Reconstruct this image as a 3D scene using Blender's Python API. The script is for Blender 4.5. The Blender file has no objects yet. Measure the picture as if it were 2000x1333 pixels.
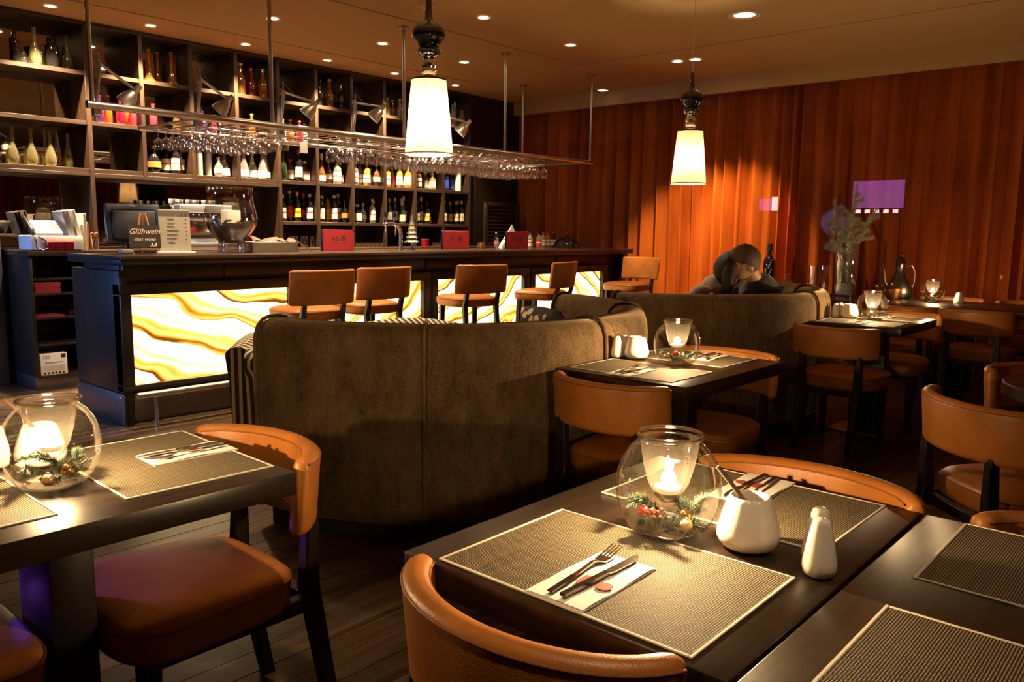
import bpy, bmesh, math, random
from mathutils import Vector, Matrix
R = math.radians
random.seed(7)
scene = bpy.context.scene
COL = scene.collection

# ------------------------------------------------------------------ camera
cam_d = bpy.data.cameras.new('camera'); cam = bpy.data.objects.new('camera', cam_d); COL.objects.link(cam)
cam_d.sensor_width = 36.0; cam_d.lens = 28.548; cam_d.clip_start = 0.02
def _n(v):
    v = Vector(v); v.normalize(); return v
_X = _n((1420, -199.5, 1586)); _Y = Vector((-1805, -236.5, 1586)); _Y = _Y - _X * _X.dot(_Y); _Y.normalize(); _Z = _X.cross(_Y)
_rt = Vector((_X[0], _Y[0], _Z[0])); _dn = Vector((_X[1], _Y[1], _Z[1])); _fw = Vector((_X[2], _Y[2], _Z[2]))
cam.matrix_world = Matrix(((_rt[0], -_dn[0], -_fw[0], 0), (_rt[1], -_dn[1], -_fw[1], 0), (_rt[2], -_dn[2], -_fw[2], 1.32), (0, 0, 0, 1)))
scene.camera = cam

# ------------------------------------------------------------------ world, exposure
w = bpy.data.worlds.new('world'); scene.world = w; w.use_nodes = True
w.node_tree.nodes['Background'].inputs[0].default_value = (0.9, 0.55, 0.28, 1)
w.node_tree.nodes['Background'].inputs[1].default_value = 0.02
vs = scene.view_settings
vs.view_transform = 'Standard'; vs.look = 'None'; vs.exposure = 0.75; vs.gamma = 1.0; vs.use_curve_mapping = False
scene.cycles.max_bounces = 6; scene.cycles.diffuse_bounces = 3; scene.cycles.glossy_bounces = 3; scene.cycles.transparent_max_bounces = 18
scene.cycles.sample_clamp_indirect = 4.0; scene.cycles.use_adaptive_sampling = True; scene.cycles.adaptive_threshold = 0.05
scene.cycles.caustics_reflective = False; scene.cycles.caustics_refractive = False

# ------------------------------------------------------------------ lights of the room
def light(name, typ, loc, energy, color, parent=None, rot=None, **kw):
    d = bpy.data.lights.new(name, typ); d.energy = energy; d.color = color
    for k, v in kw.items(): setattr(d, k, v)
    o = bpy.data.objects.new(name, d); COL.objects.link(o); o.location = loc
    if rot: o.rotation_euler = rot
    if parent: o.parent = parent
    return o
WARM = (1.0, 0.62, 0.30); WARM2 = (1.0, 0.72, 0.42); WHITE = (1.0, 0.86, 0.68)
def aim(o, target):
    d = Vector(target) - o.location; o.rotation_euler = d.to_track_quat('-Z', 'Y').to_euler()
# cold blue light from the shop window left of the room
b = light('window_light', 'SPOT', (-1.6, 7.2, 1.6), 420, (0.20, 0.38, 1.0), spot_size=R(46), spot_blend=0.9, shadow_soft_size=0.3); aim(b, (2.2, 6.5, 0.75))
b = light('neon_light', 'SPOT', (-0.4, 4.6, 1.05), 330, (0.28, 0.10, 1.0), spot_size=R(12), spot_blend=0.9, shadow_soft_size=0.1); aim(b, (0.74, 2.02, 0.47))
# unseen spots added to light menus, stools and sofa; then spots over the tables
for x, e in ((3.75, 110), (2.53, 190)):
    light('spot_beam', 'SPOT', (x, 4.76, 3.0), e, WARM2, spot_size=R(95), spot_blend=0.7, shadow_soft_size=0.05)
for lx, ly, tx, ty, e, sz in ((0.45, 0.35, 0.92, 0.75, 60, 32), (0.9, 1.55, 1.08, 1.95, 75, 34), (1.6, -0.7, 1.35, 0.1, 30, 30)):
    b = light('track_spot', 'SPOT', (lx, ly, 2.95), e, WARM2, spot_size=R(sz), spot_blend=0.8, shadow_soft_size=0.06); aim(b, (tx, ty, 0.7))

# ------------------------------------------------------------------ materials
def mat(name):
    m = bpy.data.materials.new(name); m.use_nodes = True
    nt = m.node_tree; return m, nt, nt.nodes['Principled BSDF'], nt.nodes['Material Output']
def plain(name, col, rough=0.5, metal=0.0, coat=0.0, emit=None, es=0.0, spec=0.5, bump=0.0, bscale=200.0, trans=0.0, sheen=0.0):
    m, nt, p, out = mat(name)
    p.inputs['Base Color'].default_value = (*col, 1); p.inputs['Roughness'].default_value = rough
    p.inputs['Metallic'].default_value = metal; p.inputs['Coat Weight'].default_value = coat
    p.inputs['Specular IOR Level'].default_value = spec; p.inputs['Transmission Weight'].default_value = trans
    p.inputs['Sheen Weight'].default_value = sheen
    if emit: p.inputs['Emission Color'].default_value = (*emit, 1); p.inputs['Emission Strength'].default_value = es
    if bump:
        tc = nt.nodes.new('ShaderNodeTexCoord'); n = nt.nodes.new('ShaderNodeTexNoise'); n.inputs['Scale'].default_value = bscale; n.inputs['Detail'].default_value = 3
        nt.links.new(tc.outputs['Object'], n.inputs['Vector'])
        b = nt.nodes.new('ShaderNodeBump'); b.inputs['Strength'].default_value = bump; b.inputs['Distance'].default_value = 0.002
        nt.links.new(n.outputs['Fac'], b.inputs['Height']); nt.links.new(b.outputs['Normal'], p.inputs['Normal'])
    return m
def ramp(nt, fac, stops):
    r = nt.nodes.new('ShaderNodeValToRGB'); e = r.color_ramp.elements
    while len(e) < len(stops): e.new(0.5)
    for el, (pos, c) in zip(e, stops): el.position = pos; el.color = (*c, 1)
    nt.links.new(fac, r.inputs['Fac']); return r.outputs['Color']
def coords(nt, scale=(1, 1, 1), kind='Object', rot=(0, 0, 0), loc=(0, 0, 0)):
    tc = nt.nodes.new('ShaderNodeTexCoord'); mp = nt.nodes.new('ShaderNodeMapping')
    mp.inputs['Scale'].default_value = scale; mp.inputs['Rotation'].default_value = rot; mp.inputs['Location'].default_value = loc
    nt.links.new(tc.outputs[kind], mp.inputs['Vector']); return mp.outputs['Vector']
def noise(nt, vec, scale, detail=4, rough=0.5, dist=0.0):
    n = nt.nodes.new('ShaderNodeTexNoise'); n.inputs['Scale'].default_value = scale; n.inputs['Detail'].default_value = detail
    n.inputs['Roughness'].default_value = rough; n.inputs['Distortion'].default_value = dist
    nt.links.new(vec, n.inputs['Vector']); return n.outputs['Fac']
def bump(nt, p, h, strength=0.3, dist=0.002):
    b = nt.nodes.new('ShaderNodeBump'); b.inputs['Strength'].default_value = strength; b.inputs['Distance'].default_value = dist
    nt.links.new(h, b.inputs['Height']); nt.links.new(b.outputs['Normal'], p.inputs['Normal'])
def wood(name, c1, c2, rough, axis='x', scale=1.0, coat=0.0, bstr=0.15, random_tone=False):
    m, nt, p, out = mat(name)
    s = {'x': (1.5, 30, 30), 'y': (30, 1.5, 30), 'z': (30, 30, 1.5)}[axis]
    v = coords(nt, tuple(q * scale for q in s))
    if random_tone:
        oi = nt.nodes.new('ShaderNodeObjectInfo'); add = nt.nodes.new('ShaderNodeVectorMath'); add.operation = 'ADD'
        cmb = nt.nodes.new('ShaderNodeCombineXYZ'); mul = nt.nodes.new('ShaderNodeMath'); mul.operation = 'MULTIPLY'; mul.inputs[1].default_value = 50
        nt.links.new(oi.outputs['Random'], mul.inputs[0]); nt.links.new(mul.outputs[0], cmb.inputs[0]); nt.links.new(mul.outputs[0], cmb.inputs[1])
        nt.links.new(v, add.inputs[0]); nt.links.new(cmb.outputs[0], add.inputs[1]); v = add.outputs[0]
    f = noise(nt, v, 1.0, 6, 0.62, 0.4)
    col = ramp(nt, f, [(0.3, c1), (0.72, c2)])
    if random_tone:
        hs = nt.nodes.new('ShaderNodeHueSaturation'); mr = nt.nodes.new('ShaderNodeMapRange')
        mr.inputs['To Min'].default_value = 0.45; mr.inputs['To Max'].default_value = 1.6
        nt.links.new(oi.outputs['Random'], mr.inputs['Value']); nt.links.new(mr.outputs[0], hs.inputs['Value']); nt.links.new(col, hs.inputs['Color']); col = hs.outputs['Color']
    nt.links.new(col, p.inputs['Base Color'])
    p.inputs['Roughness'].default_value = rough; p.inputs['Coat Weight'].default_value = coat; p.inputs['Coat Roughness'].default_value = 0.25
    bump(nt, p, f, bstr, 0.001)
    return m
M = {}
M['table'] = wood('wenge_table', (0.007, 0.004, 0.0022), (0.042, 0.022, 0.011), 0.33, 'x', 1.0, 0.1, 0.25)
M['darkwood'] = wood('dark_wood', (0.010, 0.006, 0.004), (0.028, 0.016, 0.010), 0.42, 'z')
M['shelfwood'] = wood('shelf_wood', (0.016, 0.008, 0.004), (0.07, 0.036, 0.018), 0.45, 'x', 2.0)
M['shelfwoodv'] = wood('shelf_wood_upright', (0.016, 0.008, 0.004), (0.07, 0.036, 0.018), 0.45, 'z', 2.0)
M['plank'] = wood('floor_plank', (0.025, 0.013, 0.007), (0.13, 0.075, 0.038), 0.34, 'x', 0.8, 0.0, 0.35, True)
M['barwood'] = wood('bar_wood', (0.009, 0.006, 0.005), (0.022, 0.014, 0.010), 0.38, 'z')
M['bartop'] = wood('bar_top_wood', (0.02, 0.011, 0.006), (0.07, 0.038, 0.018), 0.3, 'x', 1.0, 0.3)
def leather(name, c):
    m, nt, p, out = mat(name)
    v = coords(nt); f = noise(nt, v, 6, 3); c2 = tuple(q * 0.72 for q in c)
    nt.links.new(ramp(nt, f, [(0.35, c2), (0.65, c)]), p.inputs['Base Color'])
    p.inputs['Roughness'].default_value = 0.42; p.inputs['Specular IOR Level'].default_value = 0.45
    vo = nt.nodes.new('ShaderNodeTexVoronoi'); vo.inputs['Scale'].default_value = 320; nt.links.new(v, vo.inputs['Vector'])
    bump(nt, p, vo.outputs['Distance'], 0.25, 0.0012)
    return m
M['leather'] = leather('tan_leather', (0.48, 0.168, 0.028))
M['seam'] = plain('leather_seam', (0.22, 0.075, 0.018), 0.6)
def velvet(name, c1, c2):
    m, nt, p, out = mat(name)
    v = coords(nt, (1, 1, 0.45)); f1 = noise(nt, v, 11, 8, 0.8); v2 = coords(nt); f2 = noise(nt, v2, 190, 2, 0.6)
    mx = nt.nodes.new('ShaderNodeMath'); mx.operation = 'MULTIPLY_ADD'; mx.inputs[1].default_value = 0.45
    nt.links.new(f2, mx.inputs[0]); 
    m2 = nt.nodes.new('ShaderNodeMath'); m2.operation = 'MULTIPLY'; m2.inputs[1].default_value = 0.6; nt.links.new(f1, m2.inputs[0])
    nt.links.new(m2.outputs[0], mx.inputs[2])
    nt.links.new(ramp(nt, mx.outputs[0], [(0.38, c1), (0.66, c2)]), p.inputs['Base Color'])
    p.inputs['Roughness'].default_value = 0.9; p.inputs['Sheen Weight'].default_value = 0.8; p.inputs['Sheen Roughness'].default_value = 0.35
    p.inputs['Sheen Tint'].default_value = (0.75, 0.58, 0.38, 1); p.inputs['Specular IOR Level'].default_value = 0.1
    bump(nt, p, f2, 0.4, 0.003)
    return m
M['velvet'] = velvet('taupe_velvet', (0.05, 0.030, 0.016), (0.23, 0.155, 0.085))
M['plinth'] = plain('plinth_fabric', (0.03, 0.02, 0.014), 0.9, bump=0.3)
M['ceiling'] = plain('ceiling_plaster', (0.58, 0.385, 0.18), 0.75, bump=0.05, bscale=60)
M['slot'] = plain('slot_black', (0.01, 0.008, 0.006), 0.9)
M['steel'] = plain('brushed_steel', (0.55, 0.52, 0.48), 0.3, 1.0, bump=0.05, bscale=80)
M['steeldark'] = plain('steel_plate', (0.22, 0.19, 0.17), 0.42, 1.0, bump=0.15, bscale=40)
M['chrome'] = plain('chrome', (0.8, 0.78, 0.75), 0.12, 1.0)
M['alu'] = plain('satin_aluminium', (0.62, 0.58, 0.54), 0.38, 1.0)
M['blackleg'] = plain('black_stained_wood', (0.012, 0.008, 0.006), 0.38)
M['blackgloss'] = plain('black_glaze', (0.006, 0.005, 0.006), 0.06, coat=1.0)
M['black'] = plain('black_plastic', (0.012, 0.012, 0.013), 0.35)
M['porcelain'] = plain('white_porcelain', (0.88, 0.82, 0.74), 0.16, coat=0.5)
M['napkin'] = plain('white_paper', (0.86, 0.82, 0.76), 0.85, bump=0.2, bscale=60)
M['paper'] = plain('cream_paper', (0.9, 0.82, 0.72), 0.8)
M['redprint'] = plain('red_brown_print', (0.35, 0.05, 0.03), 0.7)
M['cutlery'] = plain('polished_cutlery', (0.62, 0.58, 0.52), 0.16, 1.0)
M['shadedsteel'] = plain('shaded_cutlery', (0.16, 0.14, 0.12), 0.22, 1.0)  # dark tone stands for the black shading on steel handles
M['ink'] = plain('dark_ink', (0.03, 0.025, 0.022), 0.8)
M['wax'] = plain('candle_wax', (0.9, 0.82, 0.68), 0.5, emit=(1, 0.66, 0.3), es=0.4)  # faint emission put in so the wax looks lit through
M['flame'] = plain('candle_flame', (1, 0.8, 0.4), 0.5, emit=(1.0, 0.78, 0.45), es=120)
M['gold'] = plain('gold_bauble', (0.9, 0.5, 0.12), 0.12, 1.0)
M['pearl'] = plain('matt_gold_bauble', (0.85, 0.6, 0.35), 0.35, 0.6)
M['redb'] = plain('red_bauble', (0.6, 0.03, 0.02), 0.2, 0.4)
M['redbroc'] = plain('red_berries', (0.32, 0.04, 0.015), 0.7)
M['needle'] = plain('fir_needle', (0.035, 0.06, 0.03), 0.5)
M['needlef'] = plain('frosted_needle', (0.5, 0.46, 0.33), 0.7)
M['twig'] = plain('twig_bark', (0.10, 0.055, 0.025), 0.8)
M['matborder'] = plain('placemat_border', (0.74, 0.66, 0.52), 0.7)
M['redmenu'] = plain('red_menu_cover', (0.42, 0.022, 0.03), 0.6, bump=0.3, bscale=90)
M['redbox'] = plain('red_glass', (0.35, 0.01, 0.03), 0.1, trans=0.4)
M['whiteplastic'] = plain('white_plastic', (0.75, 0.72, 0.68), 0.4)
M['greyplastic'] = plain('grey_plastic', (0.25, 0.24, 0.23), 0.45)
M['navy'] = plain('navy_wool', (0.012, 0.013, 0.017), 0.9, sheen=0.3, bump=0.3)
M['greytop'] = plain('grey_rose_knit', (0.34, 0.27, 0.24), 0.9, sheen=0.3, bump=0.3)
M['skin'] = plain('skin', (0.72, 0.40, 0.24), 0.5)
M['hairdark'] = plain('dark_hair', (0.016, 0.009, 0.006), 0.65, bump=0.8, bscale=60)
M['hairbrown'] = plain('brown_hair', (0.11, 0.06, 0.028), 0.65, bump=0.8, bscale=60)
M['copper'] = plain('old_copper', (0.45, 0.20, 0.08), 0.35, 1.0, bump=0.3, bscale=40)
M['pewter'] = plain('dark_pewter', (0.12, 0.10, 0.085), 0.35, 1.0, bump=0.4, bscale=30)
M['orangewood'] = plain('orange_wood', (0.5, 0.18, 0.04), 0.6)
M['chalk'] = plain('slate', (0.012, 0.011, 0.012), 0.7)
M['chalkpink'] = plain('chalk_rose', (0.9, 0.55, 0.45), 0.9, emit=(0.9, 0.5, 0.4), es=0.0)
M['chalkwhite'] = plain('chalk_white', (0.95, 0.93, 0.9), 0.9)
M['sand'] = plain('white_sand', (0.75, 0.68, 0.58), 0.9, bump=0.4)
M['moss'] = plain('dark_moss', (0.012, 0.013, 0.008), 1.0, spec=0.0, bump=0.8, bscale=70)
M['tin'] = plain('galvanised_tin', (0.42, 0.36, 0.28), 0.45, 1.0, bump=0.4, bscale=25)
M['redcheck'] = plain('red_white_paper', (0.70, 0.12, 0.08), 0.8, bump=0.3)
M['blueframe'] = plain('dark_painted_wall', (0.05, 0.05, 0.065), 0.5)
M['mirror'] = plain('smoked_mirror', (0.30, 0.25, 0.21), 0.03, 1.0)
M['purple'] = plain('purple_screen', (0.1, 0.02, 0.2), 0.5, emit=(0.55, 0.2, 1.0), es=2.6)
M['purplew'] = plain('white_neon', (0.5, 0.4, 0.6), 0.5, emit=(0.9, 0.75, 1.0), es=12)
M['amberlamp'] = plain('lamp_disc', (1, 0.9, 0.7), 0.5, emit=(1.0, 0.78, 0.5), es=60)
M['whitelamp'] = plain('frosted_disc', (0.9, 0.8, 0.62), 0.5, emit=(1.0, 0.75, 0.42), es=1.6)
M['whitepaint'] = plain('white_enamel', (0.75, 0.68, 0.58), 0.5)

def thin_glass(name, tint=(1, 1, 1), base=0.05, edge=0.75, rough=0.02):
    m, nt, p, out = mat(name); nt.nodes.remove(p)
    t = nt.nodes.new('ShaderNodeBsdfTransparent'); t.inputs[0].default_value = (*tint, 1)
    g = nt.nodes.new('ShaderNodeBsdfGlossy'); g.inputs['Roughness'].default_value = rough; g.inputs['Color'].default_value = (1, 0.97, 0.93, 1)
    lw = nt.nodes.new('ShaderNodeLayerWeight'); lw.inputs['Blend'].default_value = 0.25
    mr = nt.nodes.new('ShaderNodeMapRange'); mr.inputs['To Min'].default_value = base; mr.inputs['To Max'].default_value = edge
    nt.links.new(lw.outputs['Facing'], mr.inputs['Value'])
    mx = nt.nodes.new('ShaderNodeMixShader'); nt.links.new(mr.outputs[0], mx.inputs[0]); nt.links.new(t.outputs[0], mx.inputs[1]); nt.links.new(g.outputs[0], mx.inputs[2])
    nt.links.new(mx.outputs[0], out.inputs['Surface'])
    return m
M['glass'] = thin_glass('clear_glass', (0.97, 0.97, 0.96), 0.06, 0.85)
M['crystal'] = thin_glass('crystal_glass', (0.93, 0.92, 0.9), 0.14, 0.9, 0.05)
def make_votive():
    m = thin_glass('votive_glass', (0.97, 0.95, 0.9), 0.08, 0.9); nt = m.node_tree; out = nt.nodes['Material Output']; src = out.inputs['Surface'].links[0].from_socket
    d = nt.nodes.new('ShaderNodeBsdfTranslucent'); d.inputs[0].default_value = (0.95, 0.85, 0.7, 1)
    mx = nt.nodes.new('ShaderNodeMixShader'); mx.inputs[0].default_value = 0.004; nt.links.new(src, mx.inputs[1]); nt.links.new(d.outputs[0], mx.inputs[2]); nt.links.new(mx.outputs[0], out.inputs['Surface'])
    return m
M['votive'] = make_votive()
M['stemware'] = thin_glass('stemware_glass', (0.95, 0.94, 0.92), 0.2, 1.0, 0.07)
def bottle_glass(name, tint, base=0.12):
    m = thin_glass(name, tint, base, 0.7, 0.06); nt = m.node_tree; out = nt.nodes['Material Output']; src = out.inputs['Surface'].links[0].from_socket
    c = tuple(min(1, q * 1.0 + 0.0) for q in tint)
    t = nt.nodes.new('ShaderNodeBsdfTranslucent'); t.inputs[0].default_value = (*c, 1); d = nt.nodes.new('ShaderNodeBsdfDiffuse'); d.inputs[0].default_value = (*c, 1)
    a = nt.nodes.new('ShaderNodeAddShader'); nt.links.new(t.outputs[0], a.inputs[0]); nt.links.new(d.outputs[0], a.inputs[1])
    mx = nt.nodes.new('ShaderNodeMixShader'); mx.inputs[0].default_value = 0.11; nt.links.new(src, mx.inputs[1]); nt.links.new(a.outputs[0], mx.inputs[2]); nt.links.new(mx.outputs[0], out.inputs['Surface'])
    return m
M['g_amber'] = bottle_glass('amber_glass', (0.85, 0.42, 0.06)); M['g_magenta'] = bottle_glass('magenta_glass', (0.75, 0.05, 0.2))
M['g_purple'] = bottle_glass('purple_glass', (0.35, 0.08, 0.5)); M['g_clear'] = bottle_glass('clear_bottle_glass', (0.9, 0.9, 0.88), 0.18)
M['g_green'] = bottle_glass('green_glass', (0.12, 0.3, 0.10)); M['g_blue'] = bottle_glass('blue_glass', (0.08, 0.08, 0.6))
M['g_olive'] = bottle_glass('olive_glass', (0.72, 0.66, 0.36)); M['g_rose'] = bottle_glass('rose_glass', (0.9, 0.25, 0.35))
M['g_dark'] = plain('dark_bottle_glass', (0.010, 0.008, 0.007), 0.07, coat=0.6)
M['g_brown'] = plain('brown_spirit', (0.12, 0.05, 0.015), 0.08, coat=0.6)
M['g_whisky'] = plain('whisky', (0.55, 0.24, 0.04), 0.08, coat=0.6)
for n, c in dict(white=(0.85, 0.8, 0.74), cream=(0.8, 0.68, 0.48), red=(0.6, 0.05, 0.03), gold=(0.72, 0.42, 0.1), yellow=(0.8, 0.55, 0.05), black=(0.02, 0.02, 0.02), silver=(0.7, 0.68, 0.66), blue=(0.05, 0.08, 0.5), orange=(0.75, 0.2, 0.03), grey=(0.3, 0.28, 0.26)).items():
    M['l_' + n] = plain('print_' + n, c, 0.5, 0.6 if n in ('gold', 'silver') else 0.0)

def make_weave():
    m, nt, p, out = mat('woven_vinyl')
    v = coords(nt)
    def wv(axis, sc):
        wn = nt.nodes.new('ShaderNodeTexWave'); wn.wave_type = 'BANDS'; wn.bands_direction = axis; wn.inputs['Scale'].default_value = sc
        nt.links.new(v, wn.inputs['Vector']); return wn.outputs['Fac']
    a = wv('X', 75); c = wv('Y', 75)
    mul = nt.nodes.new('ShaderNodeMath'); mul.operation = 'MULTIPLY'; nt.links.new(a, mul.inputs[0]); nt.links.new(c, mul.inputs[1])
    vs_ = coords(nt, (120, 5, 1)); st = noise(nt, vs_, 1.0, 4, 0.7)
    vs2 = coords(nt, (5, 120, 1)); st2 = noise(nt, vs2, 1.0, 2, 0.5)
    s = nt.nodes.new('ShaderNodeMath'); s.operation = 'ADD'; nt.links.new(st, s.inputs[0]); nt.links.new(st2, s.inputs[1])
    mm = nt.nodes.new('ShaderNodeMath'); mm.operation = 'MULTIPLY'; nt.links.new(mul.outputs[0], mm.inputs[0]); nt.links.new(s.outputs[0], mm.inputs[1])
    nt.links.new(ramp(nt, mm.outputs[0], [(0.10, (0.012, 0.008, 0.004)), (0.62, (0.40, 0.32, 0.20))]), p.inputs['Base Color'])
    p.inputs['Roughness'].default_value = 0.75; p.inputs['Specular IOR Level'].default_value = 0.25; bump(nt, p, mul.outputs[0], 0.5, 0.001)
    return m
M['weave'] = make_weave()

def make_onyx(i, rotz, loc, scale):
    m, nt, p, out = mat('backlit_onyx_%d' % i); nt.nodes.remove(p)
    v = coords(nt, scale, 'Object', (0, rotz, 0), loc)
    dn = nt.nodes.new('ShaderNodeTexNoise'); dn.inputs['Scale'].default_value = 1.1; dn.inputs['Detail'].default_value = 2.5; nt.links.new(v, dn.inputs['Vector'])
    ad = nt.nodes.new('ShaderNodeMixRGB'); ad.blend_type = 'ADD'; ad.inputs[0].default_value = 0.9
    nt.links.new(v, ad.inputs[1]); nt.links.new(dn.outputs['Color'], ad.inputs[2])
    wv = nt.nodes.new('ShaderNodeTexWave'); wv.bands_direction = 'Z'; wv.wave_profile = 'SAW'; wv.inputs['Scale'].default_value = 1.35; wv.inputs['Distortion'].default_value = 1.4; wv.inputs['Detail'].default_value = 4; wv.inputs['Detail Scale'].default_value = 1.6
    nt.links.new(ad.outputs[0], wv.inputs['Vector'])
    w2 = nt.nodes.new('ShaderNodeTexWave'); w2.bands_direction = 'Z'; w2.inputs['Scale'].default_value = 5.0; w2.inputs['Distortion'].default_value = 2.0; w2.inputs['Detail'].default_value = 5
    nt.links.new(ad.outputs[0], w2.inputs['Vector'])
    mx = nt.nodes.new('ShaderNodeMath'); mx.operation = 'MULTIPLY_ADD'; mx.inputs[1].default_value = 0.28; nt.links.new(w2.outputs['Fac'], mx.inputs[0])
    m2 = nt.nodes.new('ShaderNodeMath'); m2.operation = 'MULTIPLY'; m2.inputs[1].default_value = 0.85; nt.links.new(wv.outputs['Fac'], m2.inputs[0]); nt.links.new(m2.outputs[0], mx.inputs[2])
    col = ramp(nt, mx.outputs[0], [(0.06, (0.32, 0.085, 0.004)), (0.18, (0.80, 0.28, 0.02)), (0.48, (1.0, 0.52, 0.10)), (0.74, (1.0, 0.84, 0.48))])
    st = ramp(nt, mx.outputs[0], [(0.04, (0.25,) * 3), (0.55, (1.0,) * 3)])
    em = nt.nodes.new('ShaderNodeEmission'); nt.links.new(col, em.inputs['Color'])
    ms = nt.nodes.new('ShaderNodeMath'); ms.operation = 'MULTIPLY'; ms.inputs[1].default_value = 2.2; nt.links.new(st, ms.inputs[0]); nt.links.new(ms.outputs[0], em.inputs['Strength'])
    g = nt.nodes.new('ShaderNodeBsdfGlossy'); g.inputs['Roughness'].default_value = 0.1; g.inputs['Color'].default_value = (0.04, 0.04, 0.04, 1)
    a = nt.nodes.new('ShaderNodeAddShader'); nt.links.new(em.outputs[0], a.inputs[0]); nt.links.new(g.outputs[0], a.inputs[1])
    nt.links.new(a.outputs[0], out.inputs['Surface'])
    return m
def make_curtain(name, c1, c2, transp):
    m, nt, p, out = mat(name); nt.nodes.remove(p)
    v = coords(nt, (1, 1, 0.15)); f = noise(nt, v, 3, 4)
    col = ramp(nt, f, [(0.3, c1), (0.7, c2)])
    d = nt.nodes.new('ShaderNodeBsdfDiffuse'); nt.links.new(col, d.inputs[0])
    tl = nt.nodes.new('ShaderNodeBsdfTranslucent'); nt.links.new(col, tl.inputs[0])
    mx = nt.nodes.new('ShaderNodeMixShader'); mx.inputs[0].default_value = 0.1; nt.links.new(d.outputs[0], mx.inputs[1]); nt.links.new(tl.outputs[0], mx.inputs[2])
    t = nt.nodes.new('ShaderNodeBsdfTransparent'); t.inputs[0].default_value = (1, 0.75, 0.6, 1)
    m2 = nt.nodes.new('ShaderNodeMixShader'); m2.inputs[0].default_value = transp; nt.links.new(mx.outputs[0], m2.inputs[1]); nt.links.new(t.outputs[0], m2.inputs[2])
    nt.links.new(m2.outputs[0], out.inputs['Surface'])
    return m
M['curtain'] = make_curtain('rust_voile', (0.26, 0.045, 0.006), (0.60, 0.14, 0.017), 0.08)
def make_shade():
    m, nt, p, out = mat('lit_linen_shade'); nt.nodes.remove(p)
    v = coords(nt, (60, 60, 6)); f = noise(nt, v, 3, 4)
    sp = nt.nodes.new('ShaderNodeTexCoord'); sx = nt.nodes.new('ShaderNodeSeparateXYZ'); nt.links.new(sp.outputs['Object'], sx.inputs[0])
    d = nt.nodes.new('ShaderNodeBsdfDiffuse'); d.inputs[0].default_value = (0.75, 0.62, 0.42, 1)
    tl = nt.nodes.new('ShaderNodeBsdfTranslucent'); nt.links.new(ramp(nt, f, [(0.35, (0.30, 0.20, 0.10)), (0.65, (0.85, 0.66, 0.40))]), tl.inputs[0])
    mx = nt.nodes.new('ShaderNodeMixShader'); mx.inputs[0].default_value = 0.38; nt.links.new(d.outputs[0], mx.inputs[1]); nt.links.new(tl.outputs[0], mx.inputs[2])
    nt.links.new(mx.outputs[0], out.inputs['Surface'])
    return m
M['shade'] = make_shade()
def make_stripes(ax='X'):
    m, nt, p, out = mat('striped_upholstery_' + ax.lower())
    v = coords(nt, rot=(0, 0, R(45) if ax == 'Y' else 0)); wv = nt.nodes.new('ShaderNodeTexWave'); wv.bands_direction = ax; wv.inputs['Scale'].default_value = 5.5
    nt.links.new(v, wv.inputs['Vector'])
    w2 = nt.nodes.new('ShaderNodeTexWave'); w2.bands_direction = ax; w2.inputs['Scale'].default_value = 16.5; nt.links.new(v, w2.inputs['Vector'])
    a = nt.nodes.new('ShaderNodeMath'); a.operation = 'MULTIPLY_ADD'; a.inputs[1].default_value = 0.3; nt.links.new(w2.outputs['Fac'], a.inputs[0]); nt.links.new(wv.outputs['Fac'], a.inputs[2])
    c = ramp(nt, a.outputs[0], [(0.3, (0.03, 0.018, 0.01)), (0.45, (0.25, 0.16, 0.08)), (0.62, (0.75, 0.62, 0.42)), (0.95, (0.05, 0.03, 0.018))])
    nt.links.new(c, p.inputs['Base Color']); p.inputs['Roughness'].default_value = 0.8
    return m
M['stripesy'] = make_stripes('Y'); M['stripes'] = M['stripesy']
def make_dots():
    m, nt, p, out = mat('dotted_cushion_cloth')
    v = coords(nt); vo = nt.nodes.new('ShaderNodeTexVoronoi'); vo.inputs['Scale'].default_value = 14; nt.links.new(v, vo.inputs['Vector'])
    nt.links.new(ramp(nt, vo.outputs['Distance'], [(0.30, (0.5, 0.4, 0.26)), (0.38, (0.02, 0.014, 0.01))]), p.inputs['Base Color']); p.inputs['Roughness'].default_value = 0.85
    return m
M['dots'] = make_dots()

# ------------------------------------------------------------------ mesh helpers
def merge(*parts):
    V, F = [], []
    for v, f in parts:
        o = len(V); V += list(v); F += [tuple(i + o for i in q) for q in f]
    return V, F
def tf(part, m):
    return [tuple(m @ Vector(p)) for p in part[0]], part[1]
def mv(part, x=0, y=0, z=0, rz=0, rx=0, ry=0, s=1.0):
    return tf(part, Matrix.Translation((x, y, z)) @ Matrix.Rotation(rz, 4, 'Z') @ Matrix.Rotation(ry, 4, 'Y') @ Matrix.Rotation(rx, 4, 'X') @ Matrix.Scale(s, 4))
def box(x0, x1, y0, y1, z0, z1):
    V = [(x0, y0, z0), (x1, y0, z0), (x1, y1, z0), (x0, y1, z0), (x0, y0, z1), (x1, y0, z1), (x1, y1, z1), (x0, y1, z1)]
    return V, [(0, 3, 2, 1), (4, 5, 6, 7), (0, 1, 5, 4), (1, 2, 6, 5), (2, 3, 7, 6), (3, 0, 4, 7)]
def from_bm(bm):
    bm.verts.index_update(); V = [tuple(v.co) for v in bm.verts]; F = [tuple(v.index for v in f.verts) for f in bm.faces]; bm.free(); return V, F
def rbox(x0, x1, y0, y1, z0, z1, b=0.005, seg=2):
    bm = bmesh.new(); V, F = box(x0, x1, y0, y1, z0, z1); vs_ = [bm.verts.new(p) for p in V]
    for f in F: bm.faces.new([vs_[i] for i in f])
    bmesh.ops.bevel(bm, geom=bm.edges[:], offset=b, segments=seg, profile=0.5, affect='EDGES')
    return from_bm(bm)
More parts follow.
